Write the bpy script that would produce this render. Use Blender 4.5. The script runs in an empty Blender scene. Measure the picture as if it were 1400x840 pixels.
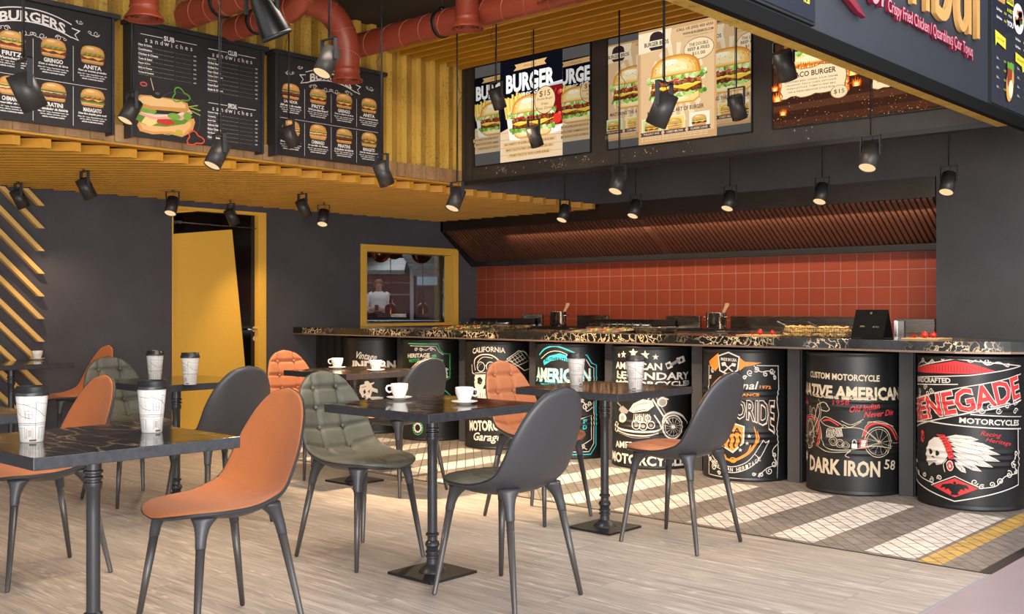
import bpy, bmesh, math, random
from mathutils import Vector, Matrix
from mathutils.geometry import tessellate_polygon
random.seed(7)
scene = bpy.context.scene
COL = scene.collection
PI = math.pi
# ------------------------------------------------------------------ camera model
F = 1432.0; TH = math.radians(42.45); H = 1.174
CT, ST = math.cos(TH), math.sin(TH)
def ray(u, v):
    a = (u-700)/F; b = (420-v)/F
    return (-ST+CT*a, CT+ST*a, b)
def on_x(u, v, x):
    d = ray(u, v); t = x/d[0]; return (x, d[1]*t, H+d[2]*t)
def on_y(u, v, y):
    d = ray(u, v); t = y/d[1]; return (d[0]*t, y, H+d[2]*t)
def on_z(u, v, z):
    d = ray(u, v); t = (z-H)/d[2]; return (d[0]*t, d[1]*t, z)
def at_depth(u, v, D):
    d = ray(u, v); return (d[0]*D, d[1]*D, H+d[2]*D)
cam_d = bpy.data.cameras.new('camera'); cam_d.sensor_width = 36.0; cam_d.lens = 36.0*F/1400.0
cam = bpy.data.objects.new('camera', cam_d); COL.objects.link(cam)
cam.location = (0, 0, H); cam.rotation_euler = (PI/2, 0, TH); cam_d.clip_start = 0.05
scene.camera = cam
vs = scene.view_settings
vs.view_transform = 'Standard'; vs.look = 'None'; vs.gamma = 1.0; vs.use_curve_mapping = False
vs.exposure = 0.0
# ------------------------------------------------------------------ materials
def lin(h):
    if isinstance(h, str):
        h = h.lstrip('#'); c = [int(h[i:i+2], 16)/255 for i in (0, 2, 4)]
    else: c = h
    return tuple(x/12.92 if x <= .04045 else ((x+.055)/1.055)**2.4 for x in c)+(1.0,)
class NT:
    def __init__(s, name):
        s.m = bpy.data.materials.new(name); s.m.use_nodes = True
        s.t = s.m.node_tree; s.b = s.t.nodes['Principled BSDF']; s.out = s.t.nodes['Material Output']
    def n(s, typ, **kw):
        nd = s.t.nodes.new(typ)
        for k, v in kw.items():
            if k in nd.inputs: nd.inputs[k].default_value = v
            else: setattr(nd, k, v)
        return nd
    def l(s, a, b): s.t.links.new(a, b)
    def coord(s, sock='Object', scale=(1, 1, 1), rot=(0, 0, 0)):
        tc = s.n('ShaderNodeTexCoord'); mp = s.n('ShaderNodeMapping')
        mp.inputs['Scale'].default_value = scale; mp.inputs['Rotation'].default_value = rot
        s.l(tc.outputs[sock], mp.inputs['Vector']); return mp.outputs[0]
    def noise(s, vec, scale, detail=4, rough=.55, dist=0):
        nd = s.n('ShaderNodeTexNoise'); nd.inputs['Scale'].default_value = scale
        nd.inputs['Detail'].default_value = detail; nd.inputs['Roughness'].default_value = rough
        nd.inputs['Distortion'].default_value = dist
        if vec is not None: s.l(vec, nd.inputs['Vector'])
        return nd.outputs['Fac']
    def ramp(s, fac, stops):
        r = s.n('ShaderNodeValToRGB'); e = r.color_ramp.elements
        while len(e) < len(stops): e.new(.5)
        for i, (p, c) in enumerate(stops): e[i].position = p; e[i].color = c if len(c) == 4 else lin(c)
        s.l(fac, r.inputs[0]); return r.outputs[0]
    def mix(s, fac, a, b, mode='MIX'):
        m = s.n('ShaderNodeMix'); m.data_type = 'RGBA'; m.blend_type = mode
        for i, x in ((0, fac), (6, a), (7, b)):
            if hasattr(x, 'is_linked'): s.l(x, m.inputs[i])
            else: m.inputs[i].default_value = x
        return m.outputs[2]
    def math(s, op, a, b=0.0, c=0.0):
        m = s.n('ShaderNodeMath'); m.operation = op
        for i, x in enumerate((a, b, c)):
            if hasattr(x, 'is_linked'): s.l(x, m.inputs[i])
            else: m.inputs[i].default_value = x
        return m.outputs[0]
    def col(s, x):
        if hasattr(x, 'is_linked'): s.l(x, s.b.inputs['Base Color'])
        else: s.b.inputs['Base Color'].default_value = x
    def bump(s, h, strength=.3, dist=.01):
        b = s.n('ShaderNodeBump'); b.inputs['Strength'].default_value = strength; b.inputs['Distance'].default_value = dist
        s.l(h, b.inputs['Height']); s.l(b.outputs[0], s.b.inputs['Normal'])
def mat(name, hexc, rough=.5, metal=0, spec=.5, nz=None, bump=None, emit=None, coat=0):
    N = NT(name); c = lin(hexc); N.col(c)
    N.b.inputs['Roughness'].default_value = rough; N.b.inputs['Metallic'].default_value = metal
    N.b.inputs['Specular IOR Level'].default_value = spec
    if coat: N.b.inputs['Coat Weight'].default_value = coat
    if nz:
        sc, amt = nz; v = N.coord(); f = N.noise(v, sc, 5, .6)
        N.col(N.ramp(f, [(.3, tuple(x*(1-amt) for x in c[:3])+(1,)), (.7, tuple(min(1, x*(1+amt)) for x in c[:3])+(1,))]))
    if bump:
        sc, st = bump; v = N.coord(); N.bump(N.noise(v, sc, 4, .6), st, .004)
    if emit:
        N.b.inputs['Emission Color'].default_value = lin(emit[0]); N.b.inputs['Emission Strength'].default_value = emit[1]
    return N.m
def emis(name, hexc, st):
    m = bpy.data.materials.new(name); m.use_nodes = True; t = m.node_tree
    t.nodes.remove(t.nodes['Principled BSDF']); e = t.nodes.new('ShaderNodeEmission')
    e.inputs[0].default_value = lin(hexc); e.inputs[1].default_value = st
    t.links.new(e.outputs[0], t.nodes['Material Output'].inputs[0]); return m
# ------------------------------------------------------------------ mesh builder
class MB:
    def __init__(s): s.v = []; s.f = []; s.mi = []; s.cur = 0; s.sm = []; s.smooth = False
    def add(s, vs, fs):
        o = len(s.v); s.v += [tuple(p) for p in vs]
        for f in fs: s.f.append(tuple(i+o for i in f)); s.mi.append(s.cur); s.sm.append(s.smooth)
        return s
    def box(s, lo, hi):
        x0, y0, z0 = lo; x1, y1, z1 = hi
        return s.add([(x0, y0, z0), (x1, y0, z0), (x1, y1, z0), (x0, y1, z0), (x0, y0, z1), (x1, y0, z1), (x1, y1, z1), (x0, y1, z1)],
            [(0, 3, 2, 1), (4, 5, 6, 7), (0, 1, 5, 4), (1, 2, 6, 5), (2, 3, 7, 6), (3, 0, 4, 7)])
    def cbox(s, c, d): return s.box([c[i]-d[i]/2 for i in range(3)], [c[i]+d[i]/2 for i in range(3)])
    def frame(s, p, q):
        a = (Vector(q)-Vector(p)).normalized(); t = Vector((0, 0, 1)) if abs(a.z) < .9 else Vector((1, 0, 0))
        u = a.cross(t).normalized(); w = a.cross(u); return a, u, w
    def cone(s, p, q, r0, r1, n=16, caps=True):
        a, u, w = s.frame(p, q); p = Vector(p); q = Vector(q); V = []
        for (c, r) in ((p, r0), (q, r1)):
            for i in range(n):
                t = 2*PI*i/n; V.append(c+u*math.cos(t)*r+w*math.sin(t)*r)
        Fs = [(i, i+n, (i+1) % n+n, (i+1) % n) for i in range(n)]
        sm = s.smooth; s.add(V, Fs)
        if caps:
            s.smooth = False; s.add(V[:n], [tuple(range(n))]); s.add(V[n:], [tuple(reversed(range(n)))]); s.smooth = sm
        return s
    def lathe(s, prof, n=32, c=(0, 0, 0), M=None):
        V = []; k = len(prof)
        for i in range(n):
            t = 2*PI*i/n
            for r, z in prof: V.append(Vector((r*math.cos(t), r*math.sin(t), z)))
        if M is not None: V = [M @ p for p in V]
        V = [p+Vector(c) for p in V]
        Fs = []
        for i in range(n):
            j = (i+1) % n
            for a in range(k-1): Fs.append((i*k+a, j*k+a, j*k+a+1, i*k+a+1))
        return s.add(V, Fs)
    def tube(s, pts, r, n=8, closed=False, rad=None):
        P = [Vector(p) for p in pts]; m = len(P); V = []; up = None
        for i in range(m):
            a = (P[(i+1) % m if closed else min(i+1, m-1)]-P[(i-1) % m if closed else max(i-1, 0)]).normalized()
            if up is None:
                up = Vector((0, 0, 1)) if abs(a.z) < .9 else Vector((1, 0, 0))
            u = a.cross(up).normalized(); w = u.cross(a); up = w
            rr = rad[i] if rad else r
            for j in range(n):
                t = 2*PI*j/n; V.append(P[i]+u*math.cos(t)*rr+w*math.sin(t)*rr)
        Fs = []
        for i in range(m if closed else m-1):
            for j in range(n):
                b = ((i+1) % m)*n; Fs.append((i*n+j, i*n+(j+1) % n, b+(j+1) % n, b+j))
        if not closed: Fs += [tuple(reversed(range(n))), tuple(range((m-1)*n, m*n))]
        return s.add(V, Fs)
    def prism(s, poly, axis, a, b):
        # poly: 2D points; axis: 0,1,2 extruded from a to b
        def P(p, t):
            if axis == 0: return (t, p[0], p[1])
            if axis == 1: return (p[0], t, p[1])
            return (p[0], p[1], t)
        n = len(poly); V = [P(p, a) for p in poly]+[P(p, b) for p in poly]
        tr = tessellate_polygon([[Vector((p[0], p[1], 0)) for p in poly]])
        Fs = [(i, (i+1) % n, (i+1) % n+n, i+n) for i in range(n)]
        Fs += [tuple(t) for t in tr]+[tuple(x+n for x in reversed(t)) for t in tr]
        return s.add(V, Fs)
    def sphere(s, c, r, n=12, m=8, sc=(1, 1, 1)):
        pr = [(max(1e-5, r*math.sin(PI*i/m)), -r*math.cos(PI*i/m)) for i in range(m+1)]
        return s.lathe(pr, n, c, Matrix.Diagonal((sc[0], sc[1], sc[2])))
    def xf(s, M, start=0):
        for i in range(start, len(s.v)): s.v[i] = tuple(M @ Vector(s.v[i]))
        return s
    def mesh(s, name, mats):
        me = bpy.data.meshes.new(name); me.from_pydata(s.v, [], s.f)
        for m in (mats if isinstance(mats, (list, tuple)) else [mats]): me.materials.append(m)
        me.polygons.foreach_set('material_index', s.mi); me.polygons.foreach_set('use_smooth', s.sm)
        me.update(); bm = bmesh.new(); bm.from_mesh(me); bmesh.ops.remove_doubles(bm, verts=bm.verts, dist=1e-6)
        bmesh.ops.recalc_face_normals(bm, faces=bm.faces); bm.to_mesh(me); bm.free(); return me
    def build(s, name, mats, parent=None, world=False, bevel=0, seg=2, autosm=None, flip=True):
        if world and parent is not None:
            l = parent_loc(parent); s.v = [(x-l[0], y-l[1], z-l[2]) for x, y, z in s.v]
        o = bpy.data.objects.new(name, s.mesh(name, mats)); COL.objects.link(o)
        if parent is not None: o.parent = parent
        if bevel:
            b = o.modifiers.new('bevel', 'BEVEL'); b.width = bevel; b.segments = seg; b.limit_method = 'ANGLE'; b.angle_limit = math.radians(40)
        return o
def parent_loc(p):
    l = Vector((0, 0, 0))
    while p is not None: l += p.location; p = p.parent
    return l
def thing(name, label, cat, loc=(0, 0, 0), rz=0, group=None):
    o = bpy.data.objects.new(name, None); COL.objects.link(o); o.empty_display_size = .1
    o.location = loc; o.rotation_euler = (0, 0, rz); tag(o, label, cat, group); return o
def tag(o, label, cat, group=None, kind=None):
    if label: o['label'] = label
    if cat: o['category'] = cat
    if group: o['group'] = group
    if kind: o['kind'] = kind
    return o
def struct(o, label=None):
    o['kind'] = 'structure'
    if label: o['label'] = label
    return o
KIDS = {}
def copy_tree(o, parent=None):
    c = o.copy(); COL.objects.link(c)
    if parent is not None: c.parent = parent
    for ch in list(o.children): copy_tree(ch, c)
    return c
def catmull(pts, n):
    P = [Vector(p) for p in pts]; out = []
    for i in range(len(P)-1):
        a = P[max(i-1, 0)]; b = P[i]; c = P[i+1]; d = P[min(i+2, len(P)-1)]
        for k in range(n):
            t = k/n; out.append(.5*((2*b)+(c-a)*t+(2*a-5*b+4*c-d)*t*t+(3*b-a-3*c+d)*t**3))
    out.append(P[-1]); return out
# ------------------------------------------------------------------ flat artwork (prints): 2D shapes mapped to a surface
FONT_CACHE = {}
def text_tris(s, bold):
    key = (s, bold)
    if key in FONT_CACHE: return FONT_CACHE[key]
    cu = bpy.data.curves.new('t', 'FONT'); cu.body = s; cu.size = 1; cu.offset = bold; cu.resolution_u = 2; cu.fill_mode = 'FRONT'
    o = bpy.data.objects.new('t', cu)
    me = bpy.data.meshes.new_from_object(o)
    vs = [(v.co.x, v.co.y) for v in me.vertices]; fs = [tuple(p.vertices) for p in me.polygons]
    bpy.data.meshes.remove(me); bpy.data.objects.remove(o); bpy.data.curves.remove(cu)
    FONT_CACHE[key] = (vs, fs); return vs, fs
class Art:
    """collects flat coloured shapes (x, y, layer)"""
    def __init__(s): s.v = []; s.f = []; s.m = []; s.mats = []; s.lay = 0.0; s.dl = .00035; s.T = None
    def mid(s, m):
        if m not in s.mats: s.mats.append(m)
        return s.mats.index(m)
    def raw(s, vs, fs, m, L=None):
        o = len(s.v); L = s.lay if L is None else L
        T = s.T
        for x, y in vs:
            if T: x, y = T(x, y)
            s.v.append((x, y, L))
        k = s.mid(m)
        for f in fs: s.f.append(tuple(i+o for i in f)); s.m.append(k)
    def up(s, n=1): s.lay += s.dl*n; return s
    def poly(s, pts, m):
        if len(pts) < 3: return
        tr = tessellate_polygon([[Vector((p[0], p[1], 0)) for p in pts]]); s.raw(pts, [tuple(t) for t in tr], m)
    def rect(s, x0, y0, x1, y1, m): s.raw([(x0, y0), (x1, y0), (x1, y1), (x0, y1)], [(0, 1, 2, 3)], m)
    def ell(s, cx, cy, rx, ry, m, a0=0, a1=2*PI, n=28, rot=0):
        full = abs(a1-a0) > 6.28; k = n if full else n+1; c, d = math.cos(rot), math.sin(rot)
        pts = []
        for i in range(k):
            t = a0+(a1-a0)*i/n; x = rx*math.cos(t); y = ry*math.sin(t); pts.append((cx+x*c-y*d, cy+x*d+y*c))
        s.raw(pts, [tuple(range(k))], m)
    def strip(s, pts, w, m, closed=False, taper=False):
        P = [Vector((p[0], p[1])) for p in pts]; n = len(P); V = []
        if n < 2: return
        for i in range(n):
            a = P[(i+1) % n] if (closed or i < n-1) else P[i]; b = P[(i-1) % n] if (closed or i > 0) else P[i]
            d = a-b
            if d.length < 1e-9: d = Vector((1, 0))
            d.normalize(); nn = Vector((-d.y, d.x)); ww = w/2
            if taper: ww *= math.sin(PI*(.08+.84*i/(n-1)))
            V += [tuple(P[i]+nn*ww), tuple(P[i]-nn*ww)]
        Fs = [(2*i, 2*i+1, 2*((i+1) % n)+1, 2*((i+1) % n)) for i in range(n if closed else n-1)]
        s.raw(V, Fs, m)
    def ring(s, cx, cy, r, w, m, ry=None, a0=0, a1=2*PI, n=32):
        ry = r if ry is None else ry; full = abs(a1-a0) > 6.28
        pts = [(cx+r*math.cos(a0+(a1-a0)*i/n), cy+ry*math.sin(a0+(a1-a0)*i/n)) for i in range(n if full else n+1)]
        s.strip(pts, w, m, closed=full)
    def star(s, cx, cy, r, m):
        s.poly([(cx+(r if i % 2 == 0 else r*.42)*math.sin(PI*i/5), cy+(r if i % 2 == 0 else r*.42)*math.cos(PI*i/5)) for i in range(10)], m)
    def spiral(s, cx, cy, r, m, w, a0=0, turns=1.3, d=1, n=18):
        s.strip([(cx+r*(1-.8*i/n)*math.cos(a0+d*turns*2*PI*i/n), cy+r*(1-.8*i/n)*math.sin(a0+d*turns*2*PI*i/n)) for i in range(n+1)], w, m)
    def text(s, t, x, y, w, h, m, bold=.0, shear=0, al='C', fn=None, rot=0):
        """fit text t into a box w x h; (x, y) is its centre ('C'), or its middle-left ('L') / right ('R'); w or h None keeps proportions"""
        vs, fs = text_tris(t, bold)
        if not vs: return
        x0 = min(p[0] for p in vs); x1 = max(p[0] for p in vs); y0 = min(p[1] for p in vs); y1 = max(p[1] for p in vs)
        W = x1-x0; Hh = y1-y0
        if w is None: w = W*h/Hh
        if h is None: h = Hh*w/W
        ox = {'C': 0, 'L': w/2, 'R': -w/2}[al]; out = []; cr, sr = math.cos(rot), math.sin(rot)
        for px, py in vs:
            a = (px-x0)/W*w-w/2; b = (py-y0)/Hh*h-h/2
            a += shear*b
            if fn: a, b = fn(a, b, w, h)
            a += ox; out.append((x+a*cr-b*sr, y+a*sr+b*cr))
        s.raw(out, fs, m)
    def scroll(s, x, y, sx, sy, m, w):
        """curly flourish about sx wide"""
        s.spiral(x, y, abs(sx)*.28, m, w, a0=(PI if sx > 0 else 0), turns=1.2, d=(1 if sx*sy > 0 else -1))
        s.strip([(x-sx*.28, y), (x-sx*.1, y-sy*.55), (x+sx*.35, y-sy*.55), (x+sx*.65, y-sy*.1)], w, m)
        s.spiral(x+sx*.55, y+sy*.0, abs(sx)*.16, m, w, a0=0 if sx > 0 else PI, turns=1.1, d=(1 if sx*sy > 0 else -1))
    def build(s, name, fn, parent=None, cut=None, clip=None, label=None):
        me = bpy.data.meshes.new(name); me.from_pydata(s.v, [], s.f)
        for m in s.mats: me.materials.append(m)
        me.polygons.foreach_set('material_index', s.m)
        bm = bmesh.new(); bm.from_mesh(me)
        if clip:
            x0, y0, x1, y1 = clip
            for co, no in (((x0, 0, 0), (-1, 0, 0)), ((x1, 0, 0), (1, 0, 0)), ((0, y0, 0), (0, -1, 0)), ((0, y1, 0), (0, 1, 0))):
                bmesh.ops.bisect_plane(bm, geom=bm.verts[:]+bm.edges[:]+bm.faces[:], plane_co=co, plane_no=no, clear_outer=True, dist=1e-6)
        if cut:
            for ax, val in cut:
                co = (val, 0, 0) if ax == 'x' else (0, val, 0); no = (1, 0, 0) if ax == 'x' else (0, 1, 0)
                bmesh.ops.bisect_plane(bm, geom=bm.verts[:]+bm.edges[:]+bm.faces[:], plane_co=co, plane_no=no, dist=1e-6)
        for v in bm.verts: v.co = fn(v.co.x, v.co.y, v.co.z)
        bm.to_mesh(me); bm.free(); me.update()
        o = bpy.data.objects.new(name, me); COL.objects.link(o)
        if parent is not None: o.parent = parent
        if label: o['label'] = label
        return o
# ------------------------------------------------------------------ shared materials
def m_floor():
    N = NT('oak plank floor'); v = N.coord()
    br = N.n('ShaderNodeTexBrick'); br.inputs['Scale'].default_value = 1; br.inputs['Brick Width'].default_value = 1.35; br.inputs['Row Height'].default_value = .165
    br.inputs['Mortar Size'].default_value = .0016; br.inputs['Color1'].default_value = (.15, .15, .15, 1); br.inputs['Color2'].default_value = (.9, .9, .9, 1); br.inputs['Mortar'].default_value = (.5, .5, .5, 1)
    br.offset = .37; N.l(v, br.inputs['Vector'])
    # per plank shift of the grain
    cmb = N.n('ShaderNodeCombineXYZ'); N.l(N.math('MULTIPLY', br.outputs['Color'], 37.0), cmb.inputs[0]); N.l(N.math('MULTIPLY', br.outputs['Color'], 11.0), cmb.inputs[1])
    ad = N.n('ShaderNodeVectorMath'); ad.operation = 'ADD'; N.l(v, ad.inputs[0]); N.l(cmb.outputs[0], ad.inputs[1])
    mp = N.n('ShaderNodeMapping'); mp.inputs['Scale'].default_value = (1.1, 15, 1); N.l(ad.outputs[0], mp.inputs[0])
    g1 = N.noise(mp.outputs[0], 2.2, 6, .65, .6)
    mp2 = N.n('ShaderNodeMapping'); mp2.inputs['Scale'].default_value = (2.5, 60, 1); N.l(ad.outputs[0], mp2.inputs[0])
    g2 = N.noise(mp2.outputs[0], 2.0, 4, .6)
    mp3 = N.n('ShaderNodeMapping'); mp3.inputs['Scale'].default_value = (.8, 9, 1); N.l(ad.outputs[0], mp3.inputs[0])
    cont = N.math('PINGPONG', N.math('MULTIPLY', N.noise(mp3.outputs[0], 1.5, 2.0, .45), 13.0), .5)   # contour lines of a stretched field: oak cathedral grain
    base = N.ramp(g1, [(.28, '#7e736c'), (.5, '#a3978f'), (.72, '#baafa7')])
    pl = N.mix(.28, base, N.ramp(br.outputs['Color'], [(0, '#867a70'), (1, '#ada196')]))
    li = N.ramp(cont, [(.24, (0, 0, 0, 1)), (.46, (1, 1, 1, 1))])
    lm = N.math('MULTIPLY', li, N.math('MULTIPLY', N.ramp(N.noise(mp.outputs[0], 1.1, 2), [(.45, (.05, .05, .05, 1)), (.62, (1, 1, 1, 1))]), .6))
    c = N.mix(lm, pl, lin('#d6ccc2'))
    c = N.mix(N.math('MULTIPLY', N.ramp(g2, [(.45, (0, 0, 0, 1)), (.75, (1, 1, 1, 1))]), .45), c, lin('#62574f'))
    c = N.mix(N.math('MULTIPLY', br.outputs['Fac'], .6), c, lin('#5b5047'))
    N.col(c); N.b.inputs['Roughness'].default_value = .42; N.b.inputs['Specular IOR Level'].default_value = .4
    N.bump(g2, .12, .002); return N.m
def m_mosaic(name, hexa, hexb):
    """small herringbone stone pieces with dark joints"""
    N = NT(name); v = N.coord()
    mp = N.n('ShaderNodeMapping'); mp.inputs['Rotation'].default_value = (0, 0, PI/4); N.l(v, mp.inputs[0])
    br = N.n('ShaderNodeTexBrick'); br.inputs['Scale'].default_value = 1; br.inputs['Brick Width'].default_value = .15; br.inputs['Row Height'].default_value = .066
    br.inputs['Mortar Size'].default_value = .0034; br.inputs['Mortar Smooth'].default_value = .2; br.offset = .5
    br.inputs['Color1'].default_value = lin(hexa); br.inputs['Color2'].default_value = lin(hexb); br.inputs['Mortar'].default_value = lin('#4a423b')
    N.l(mp.outputs[0], br.inputs['Vector'])
    nz = N.noise(v, 14, 3)
    N.col(N.mix(.35, br.outputs['Color'], N.ramp(nz, [(.3, (.25, .23, .21, 1)), (.7, (.9, .88, .85, 1))]), 'OVERLAY'))
    N.b.inputs['Roughness'].default_value = .5; N.bump(br.outputs['Fac'], -.25, .003); return N.m
def m_marble():
    N = NT('black marble with cream veins'); v = N.coord()
    mp = N.n('ShaderNodeMapping'); mp.inputs['Scale'].default_value = (.45, 1.5, 1); mp.inputs['Rotation'].default_value = (0, 0, -.75); N.l(v, mp.inputs[0])
    nz = N.n('ShaderNodeTexNoise'); nz.inputs['Scale'].default_value = 3.5; nz.inputs['Detail'].default_value = 5; N.l(mp.outputs[0], nz.inputs['Vector'])
    ad = N.n('ShaderNodeVectorMath'); ad.operation = 'MULTIPLY_ADD'; N.l(nz.outputs['Color'], ad.inputs[0]); ad.inputs[1].default_value = (.42, .42, .42); N.l(mp.outputs[0], ad.inputs[2])
    vo = N.n('ShaderNodeTexVoronoi'); vo.feature = 'DISTANCE_TO_EDGE'; vo.inputs['Scale'].default_value = 7.5; N.l(ad.outputs[0], vo.inputs['Vector'])
    msk = N.ramp(N.noise(v, 2.6, 2), [(.40, (0, 0, 0, 1)), (.58, (1, 1, 1, 1))])
    ve = N.math('MULTIPLY', N.ramp(vo.outputs['Distance'], [(0, (1, 1, 1, 1)), (.014, (.6, .6, .6, 1)), (.045, (0, 0, 0, 1))]), msk)
    c = N.mix(ve, N.ramp(N.noise(v, 30, 4), [(.3, '#131110'), (.7, '#241f1c')]), lin('#ac9068'))
    N.col(c); N.b.inputs['Roughness'].default_value = .1; N.b.inputs['Specular IOR Level'].default_value = .55; return N.m
def m_counter():
    N = NT('black marble counter edge'); v = N.coord()
    nz = N.n('ShaderNodeTexNoise'); nz.inputs['Scale'].default_value = 9; nz.inputs['Detail'].default_value = 4; N.l(v, nz.inputs['Vector'])
    ad = N.n('ShaderNodeVectorMath'); ad.operation = 'MULTIPLY_ADD'; N.l(nz.outputs['Color'], ad.inputs[0]); ad.inputs[1].default_value = (.2, .2, .2); N.l(v, ad.inputs[2])
    vo = N.n('ShaderNodeTexVoronoi'); vo.feature = 'DISTANCE_TO_EDGE'; vo.inputs['Scale'].default_value = 19; N.l(ad.outputs[0], vo.inputs['Vector'])
    msk = N.ramp(N.noise(v, 2.1, 2), [(.46, (0, 0, 0, 1)), (.56, (1, 1, 1, 1))])
    ve = N.math('MULTIPLY', N.ramp(vo.outputs['Distance'], [(0, (1, 1, 1, 1)), (.03, (.7, .7, .7, 1)), (.07, (0, 0, 0, 1))]), msk)
    N.col(N.mix(ve, N.ramp(N.noise(v, 25, 3), [(.3, '#141312'), (.7, '#242220')]), lin('#d9c09a')))
    N.b.inputs['Roughness'].default_value = .12; return N.m
def m_plaster(name, a, b, rough=.75):
    N = NT(name); v = N.coord()
    f = N.noise(v, 1.6, 6, .62); f2 = N.noise(v, 60, 3)
    N.col(N.mix(.25, N.ramp(f, [(.3, a), (.7, b)]), N.ramp(f2, [(.3, a), (.7, b)])))
    N.b.inputs['Roughness'].default_value = rough; N.b.inputs['Specular IOR Level'].default_value = .3
    N.bump(f2, .15, .002); return N.m
def m_worn(name, a, b, dirt, amt=.5, rust=None):
    N = NT(name); v = N.coord(scale=(1, 1, .22)); v2 = N.coord()
    f = N.noise(v, 9, 6, .7); sp = N.noise(v2, 55, 5, .75); pt = N.noise(v2, 3.2, 3)
    c = N.ramp(f, [(.3, a), (.7, b)])
    k = N.math('MULTIPLY', N.ramp(sp, [(.56, (0, 0, 0, 1)), (.64, (1, 1, 1, 1))]), N.ramp(pt, [(.42, (.12, .12, .12, 1)), (.62, (1, 1, 1, 1))]))
    c = N.mix(N.math('MULTIPLY', k, amt), c, lin(dirt))
    N.col(c); N.b.inputs['Roughness'].default_value = .5; return N.m
def m_tile():
    N = NT('terracotta wall tile'); v = N.coord(rot=(-PI/2, 0, 0))
    tc = N.n('ShaderNodeTexCoord'); sx = N.n('ShaderNodeSeparateXYZ'); N.l(tc.outputs['Object'], sx.inputs[0])
    cm = N.n('ShaderNodeCombineXYZ'); N.l(N.math('ADD', sx.outputs[0], 8.61), cm.inputs[0]); N.l(N.math('ADD', sx.outputs[2], .005), cm.inputs[1])
    br = N.n('ShaderNodeTexBrick'); br.inputs['Scale'].default_value = 1; br.inputs['Brick Width'].default_value = .15; br.inputs['Row Height'].default_value = .15; br.offset = 0
    br.inputs['Mortar Size'].default_value = .0035; br.inputs['Mortar Smooth'].default_value = .1
    br.inputs['Color1'].default_value = lin('#913c22'); br.inputs['Color2'].default_value = lin('#984025'); br.inputs['Mortar'].default_value = lin('#9c7066')
    N.l(cm.outputs[0], br.inputs['Vector']); N.col(br.outputs['Color'])
    N.b.inputs['Roughness'].default_value = .45; N.bump(br.outputs['Fac'], -.4, .003); return N.m
def m_brushed(name, hexc, rough=.3):
    N = NT(name); v = N.coord(scale=(2, 2, 120)); N.col(lin(hexc)); N.b.inputs['Metallic'].default_value = 1
    f = N.noise(v, 3, 3); r = N.ramp(f, [(.3, (rough*.7,)*3+(1,)), (.7, (rough*1.3,)*3+(1,))]); N.l(r, N.b.inputs['Roughness']); return N.m
def m_fabric(name, a, b, sc=220):
    N = NT(name); v = N.coord(); f = N.noise(v, sc, 3, .7); f2 = N.noise(v, 9, 3)
    N.col(N.mix(.3, N.ramp(f, [(.3, a), (.7, b)]), N.ramp(f2, [(.3, a), (.7, b)])))
    N.b.inputs['Roughness'].default_value = .8; N.b.inputs['Specular IOR Level'].default_value = .25; N.b.inputs['Sheen Weight'].default_value = .08
    N.bump(f, .25, .001); return N.m
def m_leather(name, a, b):
    N = NT(name); v = N.coord(); f = N.noise(v, 7, 5, .65); f2 = N.noise(v, 160, 3)
    N.col(N.ramp(f, [(.3, a), (.7, b)])); N.b.inputs['Roughness'].default_value = .5; N.b.inputs['Specular IOR Level'].default_value = .4
    N.bump(f2, .15, .001); return N.m
def m_glass(name='window glass', tint='#e8eef0', mixv=.12):
    m = bpy.data.materials.new(name); m.use_nodes = True; t = m.node_tree; t.nodes.remove(t.nodes['Principled BSDF'])
    tr = t.nodes.new('ShaderNodeBsdfTransparent'); tr.inputs[0].default_value = lin(tint)
    gl = t.nodes.new('ShaderNodeBsdfGlossy'); gl.inputs['Roughness'].default_value = .02
    fr = t.nodes.new('ShaderNodeFresnel'); fr.inputs[0].default_value = 1.45; mx = t.nodes.new('ShaderNodeMixShader')
    t.links.new(fr.outputs[0], mx.inputs[0]); t.links.new(tr.outputs[0], mx.inputs[1]); t.links.new(gl.outputs[0], mx.inputs[2])
    t.links.new(mx.outputs[0], t.nodes['Material Output'].inputs[0]); return m
M = {}; SPOT_E = 42
M['floor'] = m_floor(); M['mos_grey'] = m_mosaic('grey mosaic', '#6f6762', '#7f7670'); M['mos_white'] = m_mosaic('white mosaic', '#c6bdb5', '#d6cdc5')
M['mos_yellow'] = m_mosaic('yellow mosaic', '#b08d45', '#bd9a50')
M['marble'] = m_marble(); M['countermarble'] = m_counter()
M['plaster'] = m_plaster('charcoal plaster', '#454347', '#555257'); M['plaster2'] = m_plaster('warm grey plaster', '#464243', '#565152')
M['dark'] = mat('dark ceiling', '#272423', .85); M['corr'] = m_worn('worn yellow container paint', '#c99e3c', '#ecc45e', '#3d3018', .8)
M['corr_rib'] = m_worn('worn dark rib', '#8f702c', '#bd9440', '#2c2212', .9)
M['railrust'] = m_worn('rusty rail', '#8a6746', '#c39b6c', '#3d2a1a', .5)
M['yellow'] = mat('yellow paint', '#c08a2a', .55, nz=(3, .08)); M['yslat'] = mat('ochre slat', '#bd8418', .6, nz=(5, .1)); M['ygold'] = mat('gold batten', '#deb266', .45)
M['ydoor'] = mat('yellow door panel', '#eab548', .42, nz=(90, .06)); M['yworn'] = m_worn('worn yellow wood', '#a5822b', '#c9a548', '#43361a', .9)
M['blackgloss'] = mat('black gloss', '#060606', .12); M['black'] = mat('black paint', '#111011', .5); M['blackmetal'] = mat('black powder metal', '#18181a', .42, spec=.45)
M['matblack'] = mat('matt black card', '#0c0b0b', .85, spec=.15); M['frame'] = mat('charcoal steel', '#2c2d31', .45, spec=.5); M['boxwall'] = mat('dark bronze container wall', '#3a332d', .5, nz=(6, .2))
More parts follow.
